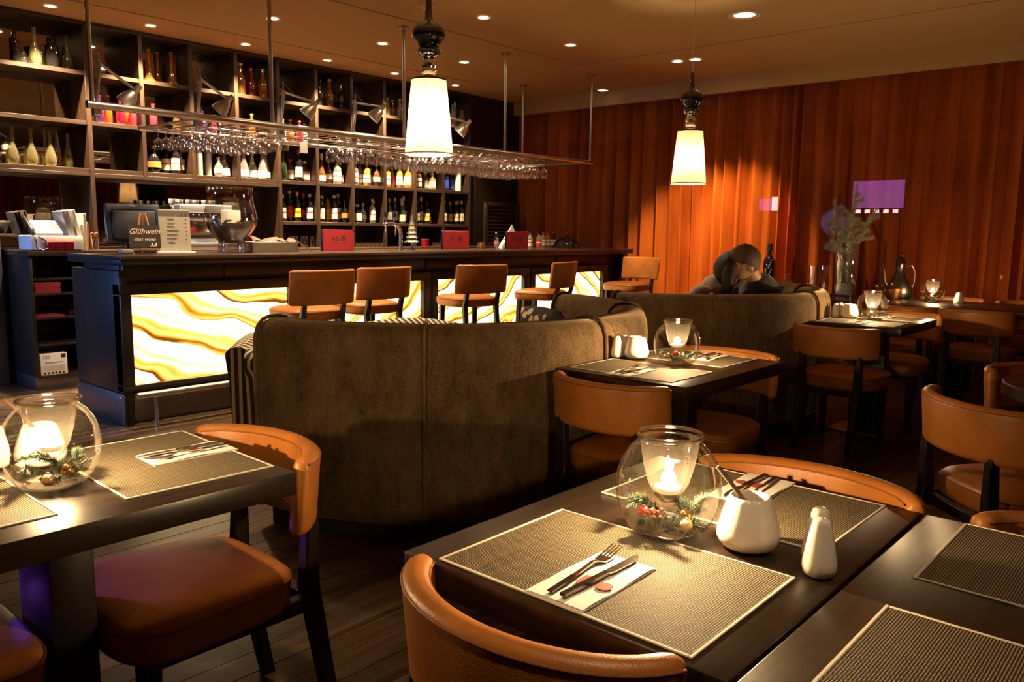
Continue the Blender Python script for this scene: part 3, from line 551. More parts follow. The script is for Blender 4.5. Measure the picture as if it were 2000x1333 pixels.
# ================================================================== BOTTLES
BOTTLES = [
(-1, 0, [
  (2.415, 7.54, 'spirit', 0.25, 0.035, 'g_dark', None, None, 'dark flat-shouldered bottle'),
  (2.497, 7.608, 'jar', 0.1, 0.045, 'g_clear', None, None, 'squat clear glass jar'),
  (2.562, 7.532, 'long', 0.3, 0.05, 'g_olive', None, None, 'tall slim-necked olive glass bottle'),
  (2.635, 7.607, 'spirit', 0.15, 0.032, 'g_olive', None, None, 'small olive glass bottle'),
  (2.69, 7.533, 'jar', 0.24, 0.055, 'g_dark', None, None, 'stout dark glass jar'),
  (2.837, 7.6, 'long', 0.29, 0.045, 'g_olive', None, None, 'slim olive glass carafe by the upright'),
]),
(-1, 2, [
  (2.35, 7.54, 'long', 0.3, 0.045, 'g_olive', None, None, 'tall yellow-green glass carafe'),
  (2.434, 7.602, 'tumbler', 0.09, 0.035, 'crystal', None, None, 'cut glass tumbler between two carafes'),
  (2.49, 7.538, 'long', 0.3, 0.045, 'g_olive', None, None, 'slender yellow-green glass carafe'),
  (2.579, 7.602, 'tumbler', 0.09, 0.035, 'crystal', None, None, 'cut glass tumbler right of the second carafe'),
  (2.634, 7.538, 'long', 0.29, 0.045, 'g_olive', None, None, 'pale yellow-green glass carafe'),
  (2.796, 7.6, 'long', 0.29, 0.04, 'g_olive', None, None, 'narrow yellow-green carafe near the upright'),
]),
(0, 1, [
  (3.054, 7.54, 'swing', 0.24, 0.032, 'g_purple', None, None, 'small purple glass bottle'),
  (3.148, 7.6, 'swing', 0.25, 0.035, 'g_amber', None, 'l_gold', 'small amber glass bottle'),
  (3.23, 7.54, 'swing', 0.23, 0.035, 'g_magenta', None, 'g_magenta', 'small magenta glass bottle'),
  (3.326, 7.605, 'swing', 0.22, 0.036, 'g_amber', None, None, 'small orange glass bottle'),
  (3.339, 7.535, 'swing', 0.24, 0.03, 'g_rose', None, None, 'small rose glass bottle'),
]),
(1, 0, [
  (3.507, 7.54, 'flare', 0.29, 0.06, 'g_amber', None, None, 'amber flared carafe'),
  (3.619, 7.61, 'flare', 0.29, 0.06, 'g_amber', None, None, 'amber flared carafe'),
  (3.707, 7.522, 'flare', 0.29, 0.06, 'g_amber', None, None, 'amber flared carafe'),
  (3.782, 7.608, 'flare', 0.28, 0.05, 'g_amber', None, None, 'amber flared carafe'),
]),
(1, 1, [
  (3.525, 7.54, 'swing', 0.22, 0.035, 'g_rose', None, None, 'small rose glass bottle'),
  (3.774, 7.6, 'swing', 0.2, 0.035, 'g_amber', None, None, 'small amber glass bottle'),
]),
(1, 2, [
  (3.51, 7.54, 'flask', 0.24, 0.062, 'g_dark', 'l_gold', 'l_gold', 'round dark flask with a gold seal'),
  (3.654, 7.601, 'spirit', 0.27, 0.042, 'g_dark', 'l_white', 'l_red', 'dark bottle with a tall white label'),
  (3.716, 7.539, 'spirit', 0.28, 0.04, 'g_dark', 'l_cream', 'l_red', 'dark bottle with cream label and red neck'),
  (3.787, 7.6, 'wine', 0.31, 0.044, 'g_dark', 'l_cream', 'l_black', 'dark cognac bottle with low cream label'),
]),
(2, 1, [
  (3.998, 7.54, 'swing', 0.21, 0.033, 'g_purple', None, None, 'small purple glass bottle'),
  (4.147, 7.6, 'swing', 0.2, 0.033, 'g_magenta', None, None, 'small magenta glass bottle'),
]),
(2, 2, [
  (3.948, 7.54, 'tin', 0.24, 0.034, 'l_silver', None, None, 'silver cylinder gift tin'),
  (4.075, 7.6, 'tin', 0.24, 0.034, 'l_silver', None, None, 'silver cylinder gift tin with a swirl'),
  (4.15, 7.54, 'flask', 0.19, 0.045, 'g_clear', 'l_white', 'l_silver', 'short clear bottle with white label'),
  (4.24, 7.6, 'long', 0.34, 0.055, 'g_clear', 'l_white', 'l_white', 'tall teardrop clear bottle'),
]),
(3, 0, [
  (4.42, 7.54, 'swing', 0.3, 0.045, 'g_amber', None, 'l_gold', 'amber swing-top bottle'),
  (4.569, 7.6, 'swing', 0.29, 0.05, 'g_magenta', None, 'g_magenta', 'magenta swing-top bottle'),
  (4.665, 7.54, 'swing', 0.28, 0.047, 'g_amber', None, 'l_gold', 'golden swing-top bottle'),
]),
(3, 1, [
  (4.528, 7.54, 'swing', 0.24, 0.035, 'g_amber', None, 'l_gold', 'small amber bottle with gold stopper'),
]),
(3, 2, [
  (4.421, 7.54, 'long', 0.34, 0.05, 'g_clear', 'l_white', 'l_white', 'teardrop grappa bottle with white neck'),
  (4.554, 7.604, 'long', 0.34, 0.05, 'g_clear', 'l_white', 'l_white', 'teardrop grappa bottle with white neck'),
  (4.63, 7.533, 'long', 0.33, 0.05, 'g_clear', 'l_white', 'l_white', 'teardrop grappa bottle with white neck'),
  (4.709, 7.602, 'long', 0.32, 0.05, 'g_clear', 'l_white', 'l_silver', 'teardrop grappa bottle with silver neck'),
]),
(4, 1, [
  (4.883, 7.54, 'swing', 0.23, 0.033, 'g_clear', None, None, 'small clear bottle'),
  (5.015, 7.6, 'swing', 0.24, 0.036, 'g_amber', None, 'l_gold', 'small amber bottle'),
  (5.082, 7.54, 'swing', 0.23, 0.036, 'g_magenta', None, 'l_red', 'small crimson bottle'),
  (5.186, 7.6, 'swing', 0.22, 0.035, 'g_clear', None, None, 'small clear glass bottle'),
]),
(4, 2, [
  (4.875, 7.54, 'champ', 0.3, 0.04, 'g_green', None, None, 'slim dark green bottle'),
  (5.002, 7.604, 'spirit', 0.23, 0.045, 'g_brown', 'l_white', 'l_red', 'jug-shaped bottle with red cap'),
  (5.061, 7.536, 'wine', 0.33, 0.042, 'g_dark', 'l_silver', 'l_red', 'tall dark bottle with red capsule'),
  (5.176, 7.6, 'square', 0.22, 0.045, 'g_brown', 'l_white', 'l_silver', 'square brown bottle with white label'),
]),
(4, 3, [
  (4.857, 7.54, 'spirit', 0.27, 0.035, 'g_dark', 'l_white', 'l_white', 'dark bottle half hidden by the upright'),
  (4.981, 7.602, 'spirit', 0.32, 0.042, 'g_dark', 'l_red', 'l_silver', 'vermouth bottle with red label'),
  (5.034, 7.538, 'wine', 0.31, 0.037, 'g_dark', 'l_yellow', 'l_gold', 'dark bottle with yellow label and gold neck'),
  (5.159, 7.608, 'wine', 0.3, 0.04, 'g_dark', 'diamond', 'l_red', 'dark bottle with red diamond label'),
  (5.185, 7.532, 'spirit', 0.29, 0.037, 'g_dark', 'l_white', 'l_white', 'dark bottle with white label and cap'),
]),
(5, 0, [
  (5.352, 7.54, 'swing', 0.27, 0.035, 'g_dark', None, None, 'dark swing-top bottle'),
  (5.521, 7.6, 'swing', 0.31, 0.048, 'g_amber', None, 'l_gold', 'big amber swing-top bottle'),
  (5.633, 7.54, 'champ', 0.27, 0.045, 'g_dark', None, None, 'dark wide-bodied bottle'),
]),
(5, 2, [
  (5.354, 7.54, 'long', 0.31, 0.045, 'g_brown', 'l_cream', 'l_white', 'brown bottle with long pale neck'),
  (5.492, 7.605, 'flask', 0.26, 0.045, 'g_brown', 'l_cream', 'l_gold', 'brown brandy bottle with gold neck'),
  (5.557, 7.535, 'spirit', 0.25, 0.045, 'g_clear', 'l_white', 'l_black', 'clear bottle with large white label'),
  (5.642, 7.6, 'champ', 0.29, 0.042, 'g_dark', 'l_cream', 'l_gold', 'champagne bottle with gold foil'),
]),
(5, 3, [
  (5.345, 7.54, 'spirit', 0.28, 0.034, 'g_dark', 'l_white', 'l_white', 'dark bottle beside the upright'),
  (5.471, 7.604, 'square', 0.27, 0.037, 'g_whisky', 'l_yellow', 'l_black', 'yellow liqueur bottle with round seal'),
  (5.506, 7.536, 'spirit', 0.29, 0.036, 'g_dark', 'l_white', 'l_white', 'bottle with white label and white cap'),
  (5.616, 7.61, 'spirit', 0.31, 0.038, 'g_dark', 'l_white', 'l_silver', 'tall bottle with broad white label'),
  (5.643, 7.53, 'flask', 0.24, 0.042, 'g_dark', 'l_gold', 'l_black', 'dark rounded bottle with gold emblem'),
]),
(6, 2, [
  (5.81, 7.54, 'spirit', 0.26, 0.034, 'g_clear', 'l_white', 'l_silver', 'clear bottle with narrow white label'),
  (5.924, 7.604, 'spirit', 0.25, 0.036, 'g_clear', 'l_white', 'l_black', 'clear bottle with white label'),
  (5.968, 7.536, 'wine', 0.27, 0.042, 'g_whisky', 'l_white', 'l_gold', 'whisky bottle with tall white label'),
  (6.08, 7.61, 'spirit', 0.2, 0.034, 'g_clear', 'l_white', 'l_gold', 'short bottle with white label'),
  (6.103, 7.53, 'flask', 0.25, 0.045, 'g_brown', 'l_cream', 'l_silver', 'broad bottle with cream label'),
]),
(6, 3, [
  (5.825, 7.54, 'square', 0.2, 0.042, 'g_dark', 'l_white', 'l_white', 'stubby square bottle with white label'),
  (5.959, 7.6, 'flask', 0.22, 0.04, 'g_clear', 'l_white', 'l_white', 'clear bottle with white cap'),
  (6.046, 7.54, 'spirit', 0.27, 0.036, 'g_clear', 'l_white', 'l_silver', 'pale gin bottle with bluish tint'),
  (6.114, 7.6, 'spirit', 0.25, 0.033, 'g_dark', 'l_grey', 'l_white', 'dark bottle with grey label'),
]),
(7, 0, [
  (6.284, 7.54, 'swing', 0.2, 0.035, 'g_olive', None, 'l_gold', 'small corked olive bottle'),
  (6.411, 7.6, 'swing', 0.2, 0.038, 'g_magenta', None, 'l_gold', 'small corked red bottle'),
  (6.469, 7.54, 'swing', 0.21, 0.036, 'g_olive', None, 'l_gold', 'small corked yellow bottle'),
  (6.577, 7.6, 'swing', 0.2, 0.034, 'g_rose', None, 'l_gold', 'small corked rose bottle'),
]),
(7, 2, [
  (6.279, 7.54, 'spirit', 0.25, 0.035, 'g_whisky', 'l_white', 'l_gold', 'whisky bottle with white label'),
  (6.407, 7.606, 'flask', 0.26, 0.04, 'g_whisky', 'l_red', 'l_black', 'whisky bottle with slanted red label'),
  (6.451, 7.534, 'spirit', 0.26, 0.04, 'g_whisky', 'l_white', 'l_red', 'whisky bottle with large white label'),
  (6.557, 7.612, 'square', 0.25, 0.04, 'g_whisky', 'l_black', 'l_gold', 'square whisky bottle with black label'),
  (6.572, 7.528, 'square', 0.27, 0.04, 'g_whisky', 'l_cream', 'l_silver', 'square whisky bottle with pale label'),
]),
(7, 3, [
  (6.298, 7.54, 'wine', 0.28, 0.036, 'g_dark', 'l_grey', 'l_gold', 'wine bottle with grey label'),
  (6.435, 7.6, 'wine', 0.3, 0.036, 'g_dark', 'l_white', 'l_gold', 'wine bottle with white label and gold capsule'),
  (6.495, 7.54, 'champ', 0.29, 0.04, 'g_green', 'l_cream', 'l_cream', 'green wine bottle with low cream label'),
  (6.573, 7.6, 'wine', 0.32, 0.038, 'g_dark', 'l_white', 'l_silver', 'tall wine bottle with white label'),
]),
(8, 2, [
  (6.76, 7.54, 'spirit', 0.25, 0.04, 'g_brown', 'l_white', 'l_white', 'brown bottle with big white label'),
  (6.929, 7.602, 'square', 0.21, 0.042, 'g_clear', 'l_silver', 'l_silver', 'clear square bottle with silver label'),
  (6.982, 7.538, 'square', 0.2, 0.036, 'g_whisky', 'l_white', 'l_gold', 'small whisky bottle with white label'),
  (7.042, 7.6, 'long', 0.27, 0.032, 'g_clear', 'l_cream', 'l_silver', 'thin clear bottle'),
]),
(8, 3, [
  (6.741, 7.54, 'wine', 0.28, 0.03, 'g_dark', 'l_white', 'l_black', 'wine bottle half behind the upright'),
  (6.857, 7.604, 'wine', 0.32, 0.037, 'g_dark', 'l_white', 'l_silver', 'wine bottle with white label and orange edge'),
  (6.897, 7.536, 'wine', 0.27, 0.037, 'g_dark', 'l_yellow', 'l_black', 'wine bottle with yellow band'),
  (6.999, 7.6, 'spirit', 0.16, 0.02, 'g_dark', 'l_white', 'l_black', 'small white-labelled bottle'),
]),
(9, 0, [
  (7.338, 7.54, 'swing', 0.26, 0.035, 'g_clear', None, None, 'slim clear bottle'),
  (7.442, 7.607, 'long', 0.3, 0.04, 'g_clear', None, 'l_silver', 'tall clear bottle'),
  (7.493, 7.533, 'jar', 0.2, 0.045, 'g_olive', None, None, 'stout olive glass bottle'),
]),
(9, 2, [
  (7.232, 7.54, 'spirit', 0.25, 0.032, 'g_blue', 'l_blue', 'l_blue', 'blue glass bottle'),
  (7.37, 7.601, 'spirit', 0.27, 0.042, 'g_blue', 'l_blue', 'l_blue', 'deep blue gin bottle'),
  (7.432, 7.539, 'tin', 0.3, 0.042, 'l_white', None, None, 'tall white frosted bottle'),
]),
(9, 3, [
  (7.197, 7.54, 'wine', 0.29, 0.034, 'g_dark', 'l_white', 'l_white', 'wine bottle beside the upright'),
  (7.354, 7.6, 'wine', 0.28, 0.036, 'g_dark', 'l_cream', 'l_gold', 'wine bottle with cream label'),
  (7.405, 7.54, 'wine', 0.29, 0.034, 'g_dark', 'l_white', 'l_cream', 'slim wine bottle with white label'),
  (7.504, 7.607, 'wine', 0.3, 0.034, 'g_dark', 'l_cream', 'l_cream', 'wine bottle with cream capsule'),
  (7.493, 7.533, 'wine', 0.3, 0.036, 'g_dark', 'l_cream', 'l_cream', 'wine bottle at the right end'),
]),
]
PROF = {
 'wine': [(0.001, 0.01), (0.9, 0.0), (1, 0.02), (1, 0.60), (0.92, 0.66), (0.5, 0.74), (0.38, 0.79), (0.36, 0.97), (0.42, 0.97), (0.42, 1), (0.001, 1)],
 'spirit': [(0.001, 0.01), (0.92, 0.0), (1, 0.02), (1, 0.62), (0.9, 0.69), (0.5, 0.76), (0.42, 0.80), (0.40, 1), (0.001, 1)],
 'long': [(0.001, 0.02), (0.7, 0.0), (0.95, 0.08), (1, 0.18), (0.9, 0.32), (0.58, 0.48), (0.36, 0.62), (0.30, 0.96), (0.36, 0.97), (0.36, 1), (0.001, 1)],
 'flask': [(0.001, 0.02), (0.6, 0.0), (0.92, 0.12), (1, 0.32), (0.9, 0.5), (0.55, 0.66), (0.34, 0.72), (0.32, 1), (0.001, 1)],
 'swing': [(0.001, 0.01), (0.92, 0.0), (1, 0.02), (1, 0.42), (0.9, 0.52), (0.52, 0.68), (0.4, 0.76), (0.36, 0.94), (0.46, 0.95), (0.46, 1), (0.001, 1)],
 'flare': [(0.001, 0.01), (1, 0.0), (1, 0.03), (0.6, 0.14), (0.38, 0.26), (0.27, 0.45), (0.24, 0.92), (0.33, 0.96), (0.33, 1)],
 'champ': [(0.001, 0.01), (0.92, 0.0), (1, 0.02), (1, 0.42), (0.85, 0.54), (0.5, 0.68), (0.38, 0.78), (0.36, 1), (0.001, 1)],
 'jar': [(0.001, 0.01), (0.9, 0), (1, 0.05), (1, 0.66), (0.7, 0.78), (0.5, 0.84), (0.62, 0.88), (0.62, 1)],
 'tumbler': [(0.001, 0.06), (0.8, 0.04), (0.82, 0), (0.95, 0.5), (1, 1), (0.94, 1), (0.8, 0.1), (0.001, 0.1)],
 'tin': [(0.001, 0), (1, 0), (1, 0.93), (0.97, 0.93), (0.97, 0.95), (1, 0.95), (1, 1), (0.001, 1)],
 'square': [(0.001, 0.0), (0.95, 0.0), (1, 0.02), (1, 0.62), (0.5, 0.73), (0.42, 0.76), (0.42, 1), (0.001, 1)],
}
def bottle(kind, h, r, glass, label, cap, name='bottle'):
    n = 4 if kind == 'square' else 16
    def L(prof):
        if kind == 'square':
            V, F = lathe(prof, 4); V = [tuple(Matrix.Rotation(R(45), 3, 'Z') @ Vector(p)) for p in V]; return V, F
        return lathe(prof, n)
    rr = r * (1.25 if kind == 'square' else 1)
    o = ob(name, L([(a * rr, z * h) for a, z in PROF[kind]]), glass, smooth=50)
    if label:
        z0, z1 = {'wine': (0.14, 0.46), 'champ': (0.08, 0.36), 'long': (0.06, 0.26), 'flask': (0.2, 0.42)}.get(kind, (0.12, 0.52))
        if label == 'diamond':
            V = []; F = []
            for i in range(5):
                for j in range(5):
                    a = R(225 + (i - 2) * 20); zz = 0.3 + (j - 2) * 0.09 * (1 - abs(i - 2) / 2.4); V.append((r * 1.02 * math.cos(a), r * 1.02 * math.sin(a), zz * h))
            for i in range(4):
                for j in range(4): F.append((i * 5 + j, (i + 1) * 5 + j, (i + 1) * 5 + j + 1, i * 5 + j + 1))
            ob('label', (V, F), 'l_red', o)
        else:
            lb = ob('label', L([(rr * 1.012, z0 * h), (rr * 1.014, z0 * h + 0.001), (rr * 1.014, z1 * h - 0.001), (rr * 1.012, z1 * h)]) if kind not in ('long', 'flask') else L([(rr * 1.03, z0 * h), (rr * 1.03, z1 * h)]), label, o)
            if kind in ('spirit', 'wine') and label in ('l_white', 'l_cream', 'l_red', 'l_yellow'):
                zc = (z0 * 0.45 + z1 * 0.55) * h; pc = 'l_red' if label != 'l_red' else 'l_white'
                ob('printed_band', L([(rr * 1.017, zc - 0.006), (rr * 1.017, zc + 0.006)]), pc if int(h * 1000) % 20 else 'l_gold', lb)
    if cap:
        a = {'swing': 0.5, 'wine': 0.44, 'long': 0.4, 'champ': 0.44, 'flask': 0.37}.get(kind, 0.46) * rr
        zc = {'wine': 0.86, 'long': 0.8, 'champ': 0.74, 'swing': 0.95, 'square': 0.9}.get(kind, 0.9)
        ob('cap', lathe([(a * 1.02, zc * h), (a * 1.02, h * 1.012), (0.001, h * 1.014)], 12), cap, o)
    return o
ORD = ['first', 'second', 'third', 'fourth', 'fifth', 'sixth', 'seventh', 'eighth', 'ninth', 'tenth']
RW = ['top', 'second', 'third', 'lowest']
for k, r, lst in BOTTLES:
    place = 'the open bay at the far left' if k < 0 else 'cubby %s' % ORD[k]
    for i, (x, y, kind, h, rad, g, l, c, desc) in enumerate(lst):
        nm = {'tumbler': 'tumbler', 'tin': 'gift_tin', 'jar': 'glass_jar', 'flare': 'carafe'}.get(kind, 'bottle')
        if kind == 'long' and k < 0: nm = 'carafe'
        o = bottle(kind, h, rad, g, l, c, nm); o.location = (x, y, ROW[r] + 0.0006)
        lab = ('%s, %s in the %s row at far left' % (desc, ORD[i], RW[r])) if k < 0 else ('%s, %s from left, %s row, %s shelf cubby' % (desc, ORD[i], RW[r], ORD[k]))
        tag(o, lab, nm.replace('_', ' ').replace('glass jar', 'jar').replace('gift tin', 'tin'), 'bottles in the %s row, %s' % (RW[r], place if k < 0 else ORD[k] + ' cubby'))

# ------------------------------------------------------------------ glass rack over the bar
rk = tag(empty('glass_rack', (2.18, 5.5, 2.08)), 'long steel rack hung from the ceiling over the bar', 'rack')
def rkp(name, path, r, m='steel', n=12): return ob(name, tube([(x - 2.18, y - 5.5, z - 2.08) for x, y, z in path], r, n), m, rk)
rkp('rail', [(2.15, 5.5, 2.08), (7.52, 5.5, 2.08)], 0.025, 'steel', 16)
rkp('rail', [(2.92, 6.5, 2.08), (7.52, 6.5, 2.08)], 0.02, 'steel', 12)
rkp('rail', [(2.92, 6.0, 2.075), (7.49, 6.0, 2.075)], 0.008, 'steel', 10)
rkp('end_bar', [(7.49, 5.52, 2.08), (7.49, 6.48, 2.08)], 0.016); rkp('end_bar', [(2.93, 5.52, 2.08), (2.93, 6.48, 2.08)], 0.010)
for x in (2.185, 3.474, 4.77, 6.071, 7.49):
    p = rkp('pole', [(x, 5.5, 2.10), (x, 5.5, HC)], 0.0145)
    ob('flange', mv(lathe([(0.001, 0), (0.045, 0), (0.045, 0.012), (0.001, 0.012)], 16), x - 2.18, 0, HC - 2.08 - 0.0125), 'steel', p)
p = rkp('pole', [(7.49, 6.5, 2.10), (7.49, 6.5, HC)], 0.0145)
ob('flange', mv(lathe([(0.001, 0), (0.045, 0), (0.045, 0.012), (0.001, 0.012)], 16), 7.49 - 2.18, 1.0, HC - 2.08 - 0.0125), 'steel', p)
chan = [3.00 + 0.106 * k for k in range(42)]
for x in chan:
    rkp('glass_runner', [(x + 0.027, 5.52, 2.0625), (x + 0.027, 6.48, 2.0625)], 0.0035, 'chrome', 6)
# hanging wine glasses
gp = [(0.034, 0.0), (0.033, -0.003), (0.008, -0.008), (0.0045, -0.015), (0.004, -0.075), (0.006, -0.085), (0.022, -0.097), (0.036, -0.117), (0.040, -0.140), (0.038, -0.168), (0.033, -0.195)]
gl_me = mesh('wine_glass', lathe(gp, 16), M['stemware'], 180)
gs_me = mesh('wine_glass', [(p[0] * 0.92, p[1] * 0.92, p[2] * 0.80) for p in lathe(gp, 16)[0]] and ([(p[0] * 0.92, p[1] * 0.92, p[2] * 0.80) for p in lathe(gp, 16)[0]], lathe(gp, 16)[1]), M['stemware'], 180)
def wine_glass(x, y, lab, grp, me=None):
    o = ob('wine_glass', me or gl_me, None, loc=(x, y, 2.0685), rot=(0, 0, random.random() * 6)); tag(o, lab, 'wine glass', grp)
for x in chan:
    if 2.93 < x < 3.74:
        for j in range(7): wine_glass(x, 5.60 + 0.125 * j + random.uniform(-0.01, 0.01), 'upside-down wine glass in the dense left cluster under the bar rack', 'hanging glasses, left cluster', gs_me)
    elif 4.15 < x < 6.9:
        for j in range(2 if x < 4.95 else (4 if x < 6.3 else 5)): wine_glass(x, 5.62 + 0.125 * j + random.uniform(-0.012, 0.012), 'upside-down wine glass in the long right row under the bar rack', 'hanging glasses, right row')
ti = tag(ob('price_tag', rbox(3.72, 3.79, 5.515, 5.523, 1.90, 1.985, 0.002), 'whiteplastic'), 'white square tag hanging from the bar rack', 'tag'); ob('string', tube([(3.755, 5.519, 1.98), (3.755, 5.515, 2.075)], 0.0015, 5), 'whiteplastic', ti)
# articulated lamps on the rack
def arm_lamp(x, dx, dz, lab, li=True):
    o = tag(empty('arm_lamp', (x, 5.53, 2.09)), lab, 'lamp', 'articulated lamps on the bar rack')
    ob('clamp', merge(rbox(-0.02, 0.03, -0.02, 0.02, -0.075, 0.02, 0.003, 1), mv(lathe([(0.001, 0), (0.014, 0), (0.014, 0.04), (0.001, 0.04)], 10), 0.0, 0, -0.11)), 'alu', o)
    J = Vector((0.04, 0, 0.255)); E_ = J + Vector((dx, 0, dz))
    for s in (-1, 1): ob('lower_arm', tube([(0.01, 0.012 * s, 0.02), (J.x, 0.012 * s, J.z)], 0.0065, 8), 'alu', o)
    for s in (-1, 1): ob('upper_arm', tube([(J.x, 0.011 * s, J.z), (E_.x, 0.011 * s, E_.z)], 0.0062, 8), 'alu', o)
    ob('spring_post', tube([(J.x, 0, J.z), (J.x - 0.005, 0, J.z + 0.07)], 0.004, 6), 'alu', o)
    ob('cable', tube([(J.x - 0.005, 0, J.z + 0.07), (J.x + dx * 0.3, 0, J.z + dz * 0.3 + 0.02)], 0.0022, 6), 'orangewood', o)
    ob('elbow', merge(mv(sphere(0.016, 10, 8), J.x, 0, J.z), tube([(J.x - 0.02, 0, J.z - 0.03), (J.x - 0.035, 0, J.z), (J.x - 0.02, 0, J.z + 0.02), (J.x, 0, J.z + 0.012)], 0.003, 6)), 'alu', o)
    ax = Vector((-0.50, 0.42, -0.72)).normalized(); q = Vector((0, 0, -1)).rotation_difference(ax).to_euler()
    hd = ob('lamp_head', mv(lathe([(a * 0.84, b_ * 0.84) for a, b_ in [(0.001, 0.075), (0.020, 0.075), (0.022, 0.07), (0.022, 0.02), (0.026, 0.018), (0.026, 0.008), (0.034, 0.0), (0.055, -0.04), (0.068, -0.085), (0.072, -0.115), (0.069, -0.115), (0.05, -0.04), (0.03, 0.0), (0.001, 0.005)]], 24), 0, 0, 0), 'alu', o, loc=(E_.x + 0.01, 0.0, E_.z - 0.03), rot=q)
    ob('vent_ring', mv(lathe([(0.007, 0.0645), (0.013, 0.0645)], 16), 0, 0, 0), 'black', hd)
    ob('bulb', mv(sphere(0.022, 12, 8), 0, 0, -0.05), 'amberlamp', hd)
    l = light('lamp_light', 'SPOT', (0, 0, -0.085), 35, WHITE, hd, spot_size=R(70), spot_blend=0.5, shadow_soft_size=0.05)
    return o
arm_lamp(2.215, 0.20, -0.124, 'silver articulated lamp at the left end of the bar rack')
arm_lamp(2.893, 0.185, -0.104, 'silver articulated lamp second from the left on the bar rack')
arm_lamp(3.556, 0.26, -0.043, 'silver articulated lamp third from the left on the bar rack')
arm_lamp(4.234, 0.246, 0.0, 'silver articulated lamp fourth from the left on the bar rack')
arm_lamp(5.26, 0.25, -0.02, 'silver articulated lamp half hidden behind the near pendant')

# ------------------------------------------------------------------ pendant lamps
def pendant(x, y, zb, lab, power):
    k = 0.00271
    o = tag(empty('pendant_lamp', (x, y, zb)), lab, 'pendant lamp', 'pendant lamps over the booths')
    sh_ = ob('lamp_shade', lathe([(0.128, 0.0), (0.118, 0.10), (0.106, 0.24), (0.091, 0.385)], 48), 'shade', o, smooth=180)
    ob('rim_band', lathe([(0.0925, 0.379), (0.0925, 0.387), (0.089, 0.388)], 40), 'black', sh_)
    for a in range(3): ob('spider_arm', tube([(0.03, 0, 0.383), (0.09, 0, 0.383)], 0.002, 6), 'black', sh_, rot=(0, 0, a * 2.094))
    ob('rim_band', lathe([(0.1285, 0.0), (0.1285, 0.008)], 48), 'whitepaint', sh_)
    def zz(py): return (305 - py) * k
    prof = [(12, 163), (13, 158), (11, 155), (15, 152), (17, 147), (15, 142), (17, 138), (14, 134), (11, 128), (11, 124), (13, 120)]
    ob('glazed_neck', lathe([(r * k, zz(p)) for r, p in prof], 28), M['chrome'], o)
    prof = [(10, 121), (16, 119), (22, 115), (24, 111), (22, 107), (19, 104), (20, 100), (23, 96), (30, 88), (33, 80), (31, 71), (24, 63), (13, 56), (8, 50), (7, 36), (6, 34), (6, 16), (3, 10), (0.3, 9)]
    ob('glazed_body', lathe([(r * k, zz(p)) for r, p in prof], 36), 'blackgloss', o, smooth=50)
    ob('cord', tube([(0, 0, zz(10)), (0, 0, HC - zb - 0.02)], 0.003, 8), 'whitepaint', o)
    ob('canopy', lathe([(0.05, HC - zb - 0.03), (0.05, HC - zb - 0.001)], 20, True), 'whitepaint', o)
    ob('bulb', mv(sphere(0.035, 14, 10), 0, 0, 0.17), M['amberlamp'], o)
    light('pendant_light', 'POINT', (0, 0, 0.17), power, WARM2, o, shadow_soft_size=0.04)
    return o
pendant(2.99, 3.25, 1.712, 'lit cone-shaped pendant lamp with black glazed stem, the nearer one', 105)
pendant(5.42, 3.08, 1.675, 'lit cone-shaped pendant lamp with black glazed stem before the curtain', 48)

# ------------------------------------------------------------------ ceiling fittings
def downlight(x, y, lab, power, r=0.04, m='amberlamp', spot=110, z=HC, tgt=None):
    o = tag(empty('downlight', (x, y, z)), lab, 'downlight', 'recessed ceiling downlights')
    ob('ring', lathe([(r, -0.003), (r * 1.35, -0.006), (r * 1.4, -0.001)], 24), 'whitepaint', o)
    ob('lamp', lathe([(0.001, -0.0025), (r, -0.0025)], 20), m, o, smooth=0)
    l = light('spot_beam', 'SPOT', (0, 0, -0.02), power, WARM2, o, spot_size=R(spot), spot_blend=0.6, shadow_soft_size=0.035)
    if tgt:
        d = Vector(tgt) - Vector((x, y, z)); l.rotation_euler = d.to_track_quat('-Z', 'Y').to_euler()
    return o
downlight(4.97, 4.75, 'bright ceiling downlight right of the near pendant', 115)
downlight(6.19, 4.80, 'small ceiling downlight between the pendants', 130, spot=58, tgt=(7.6, 4.95, 0.8))
for i, x in enumerate((6.124, 5.055, 3.9)):
    downlight(x, 6.125, ['ceiling downlight right of the near pendant, over the bar', 'ceiling downlight left of the near pendant, over the bar', 'ceiling downlight beside the second rack pole'][i], 330, spot=75)
for i, x in enumerate((2.572, 3.363, 4.262, 5.186, 6.082, 7.019)):
    downlight(x, 7.165, 'ceiling downlight close above the shelving, %s from left' % ORD[i], 420 if i < 5 else 190, 0.035, spot=88, tgt=(x, 7.44, 1.0))
downlight(7.43, 4.40, 'left one of the twin ceiling downlights behind the far pendant', 260, 0.045, spot=50, tgt=(8.6, 4.85, 0.9))
downlight(7.47, 4.22, 'right one of the twin ceiling downlights behind the far pendant', 260, 0.045, spot=52, tgt=(8.6, 4.2, 0.9))
d = tag(empty('round_ceiling_lamp', (6.215, 3.093, HC)), 'large round white ceiling lamp at the upper right', 'ceiling lamp')
ob('ring', lathe([(0.085, -0.004), (0.125, -0.008), (0.13, -0.001)], 32), 'whitepaint', d); ob('lamp', lathe([(0.001, -0.003), (0.085, -0.003)], 32), 'whitelamp', d, smooth=0)
sd = tag(empty('smoke_detector', (4.40, 4.80, HC)), 'white round smoke detector on the ceiling above the near pendant', 'smoke detector')
ob('base', lathe([(0.001, -0.001), (0.055, -0.001), (0.055, -0.02), (0.03, -0.022)], 24), 'whitepaint', sd); ob('sensor_head', lathe([(0.045, -0.02), (0.045, -0.035), (0.03, -0.05), (0.001, -0.052)], 24), 'whitepaint', sd)
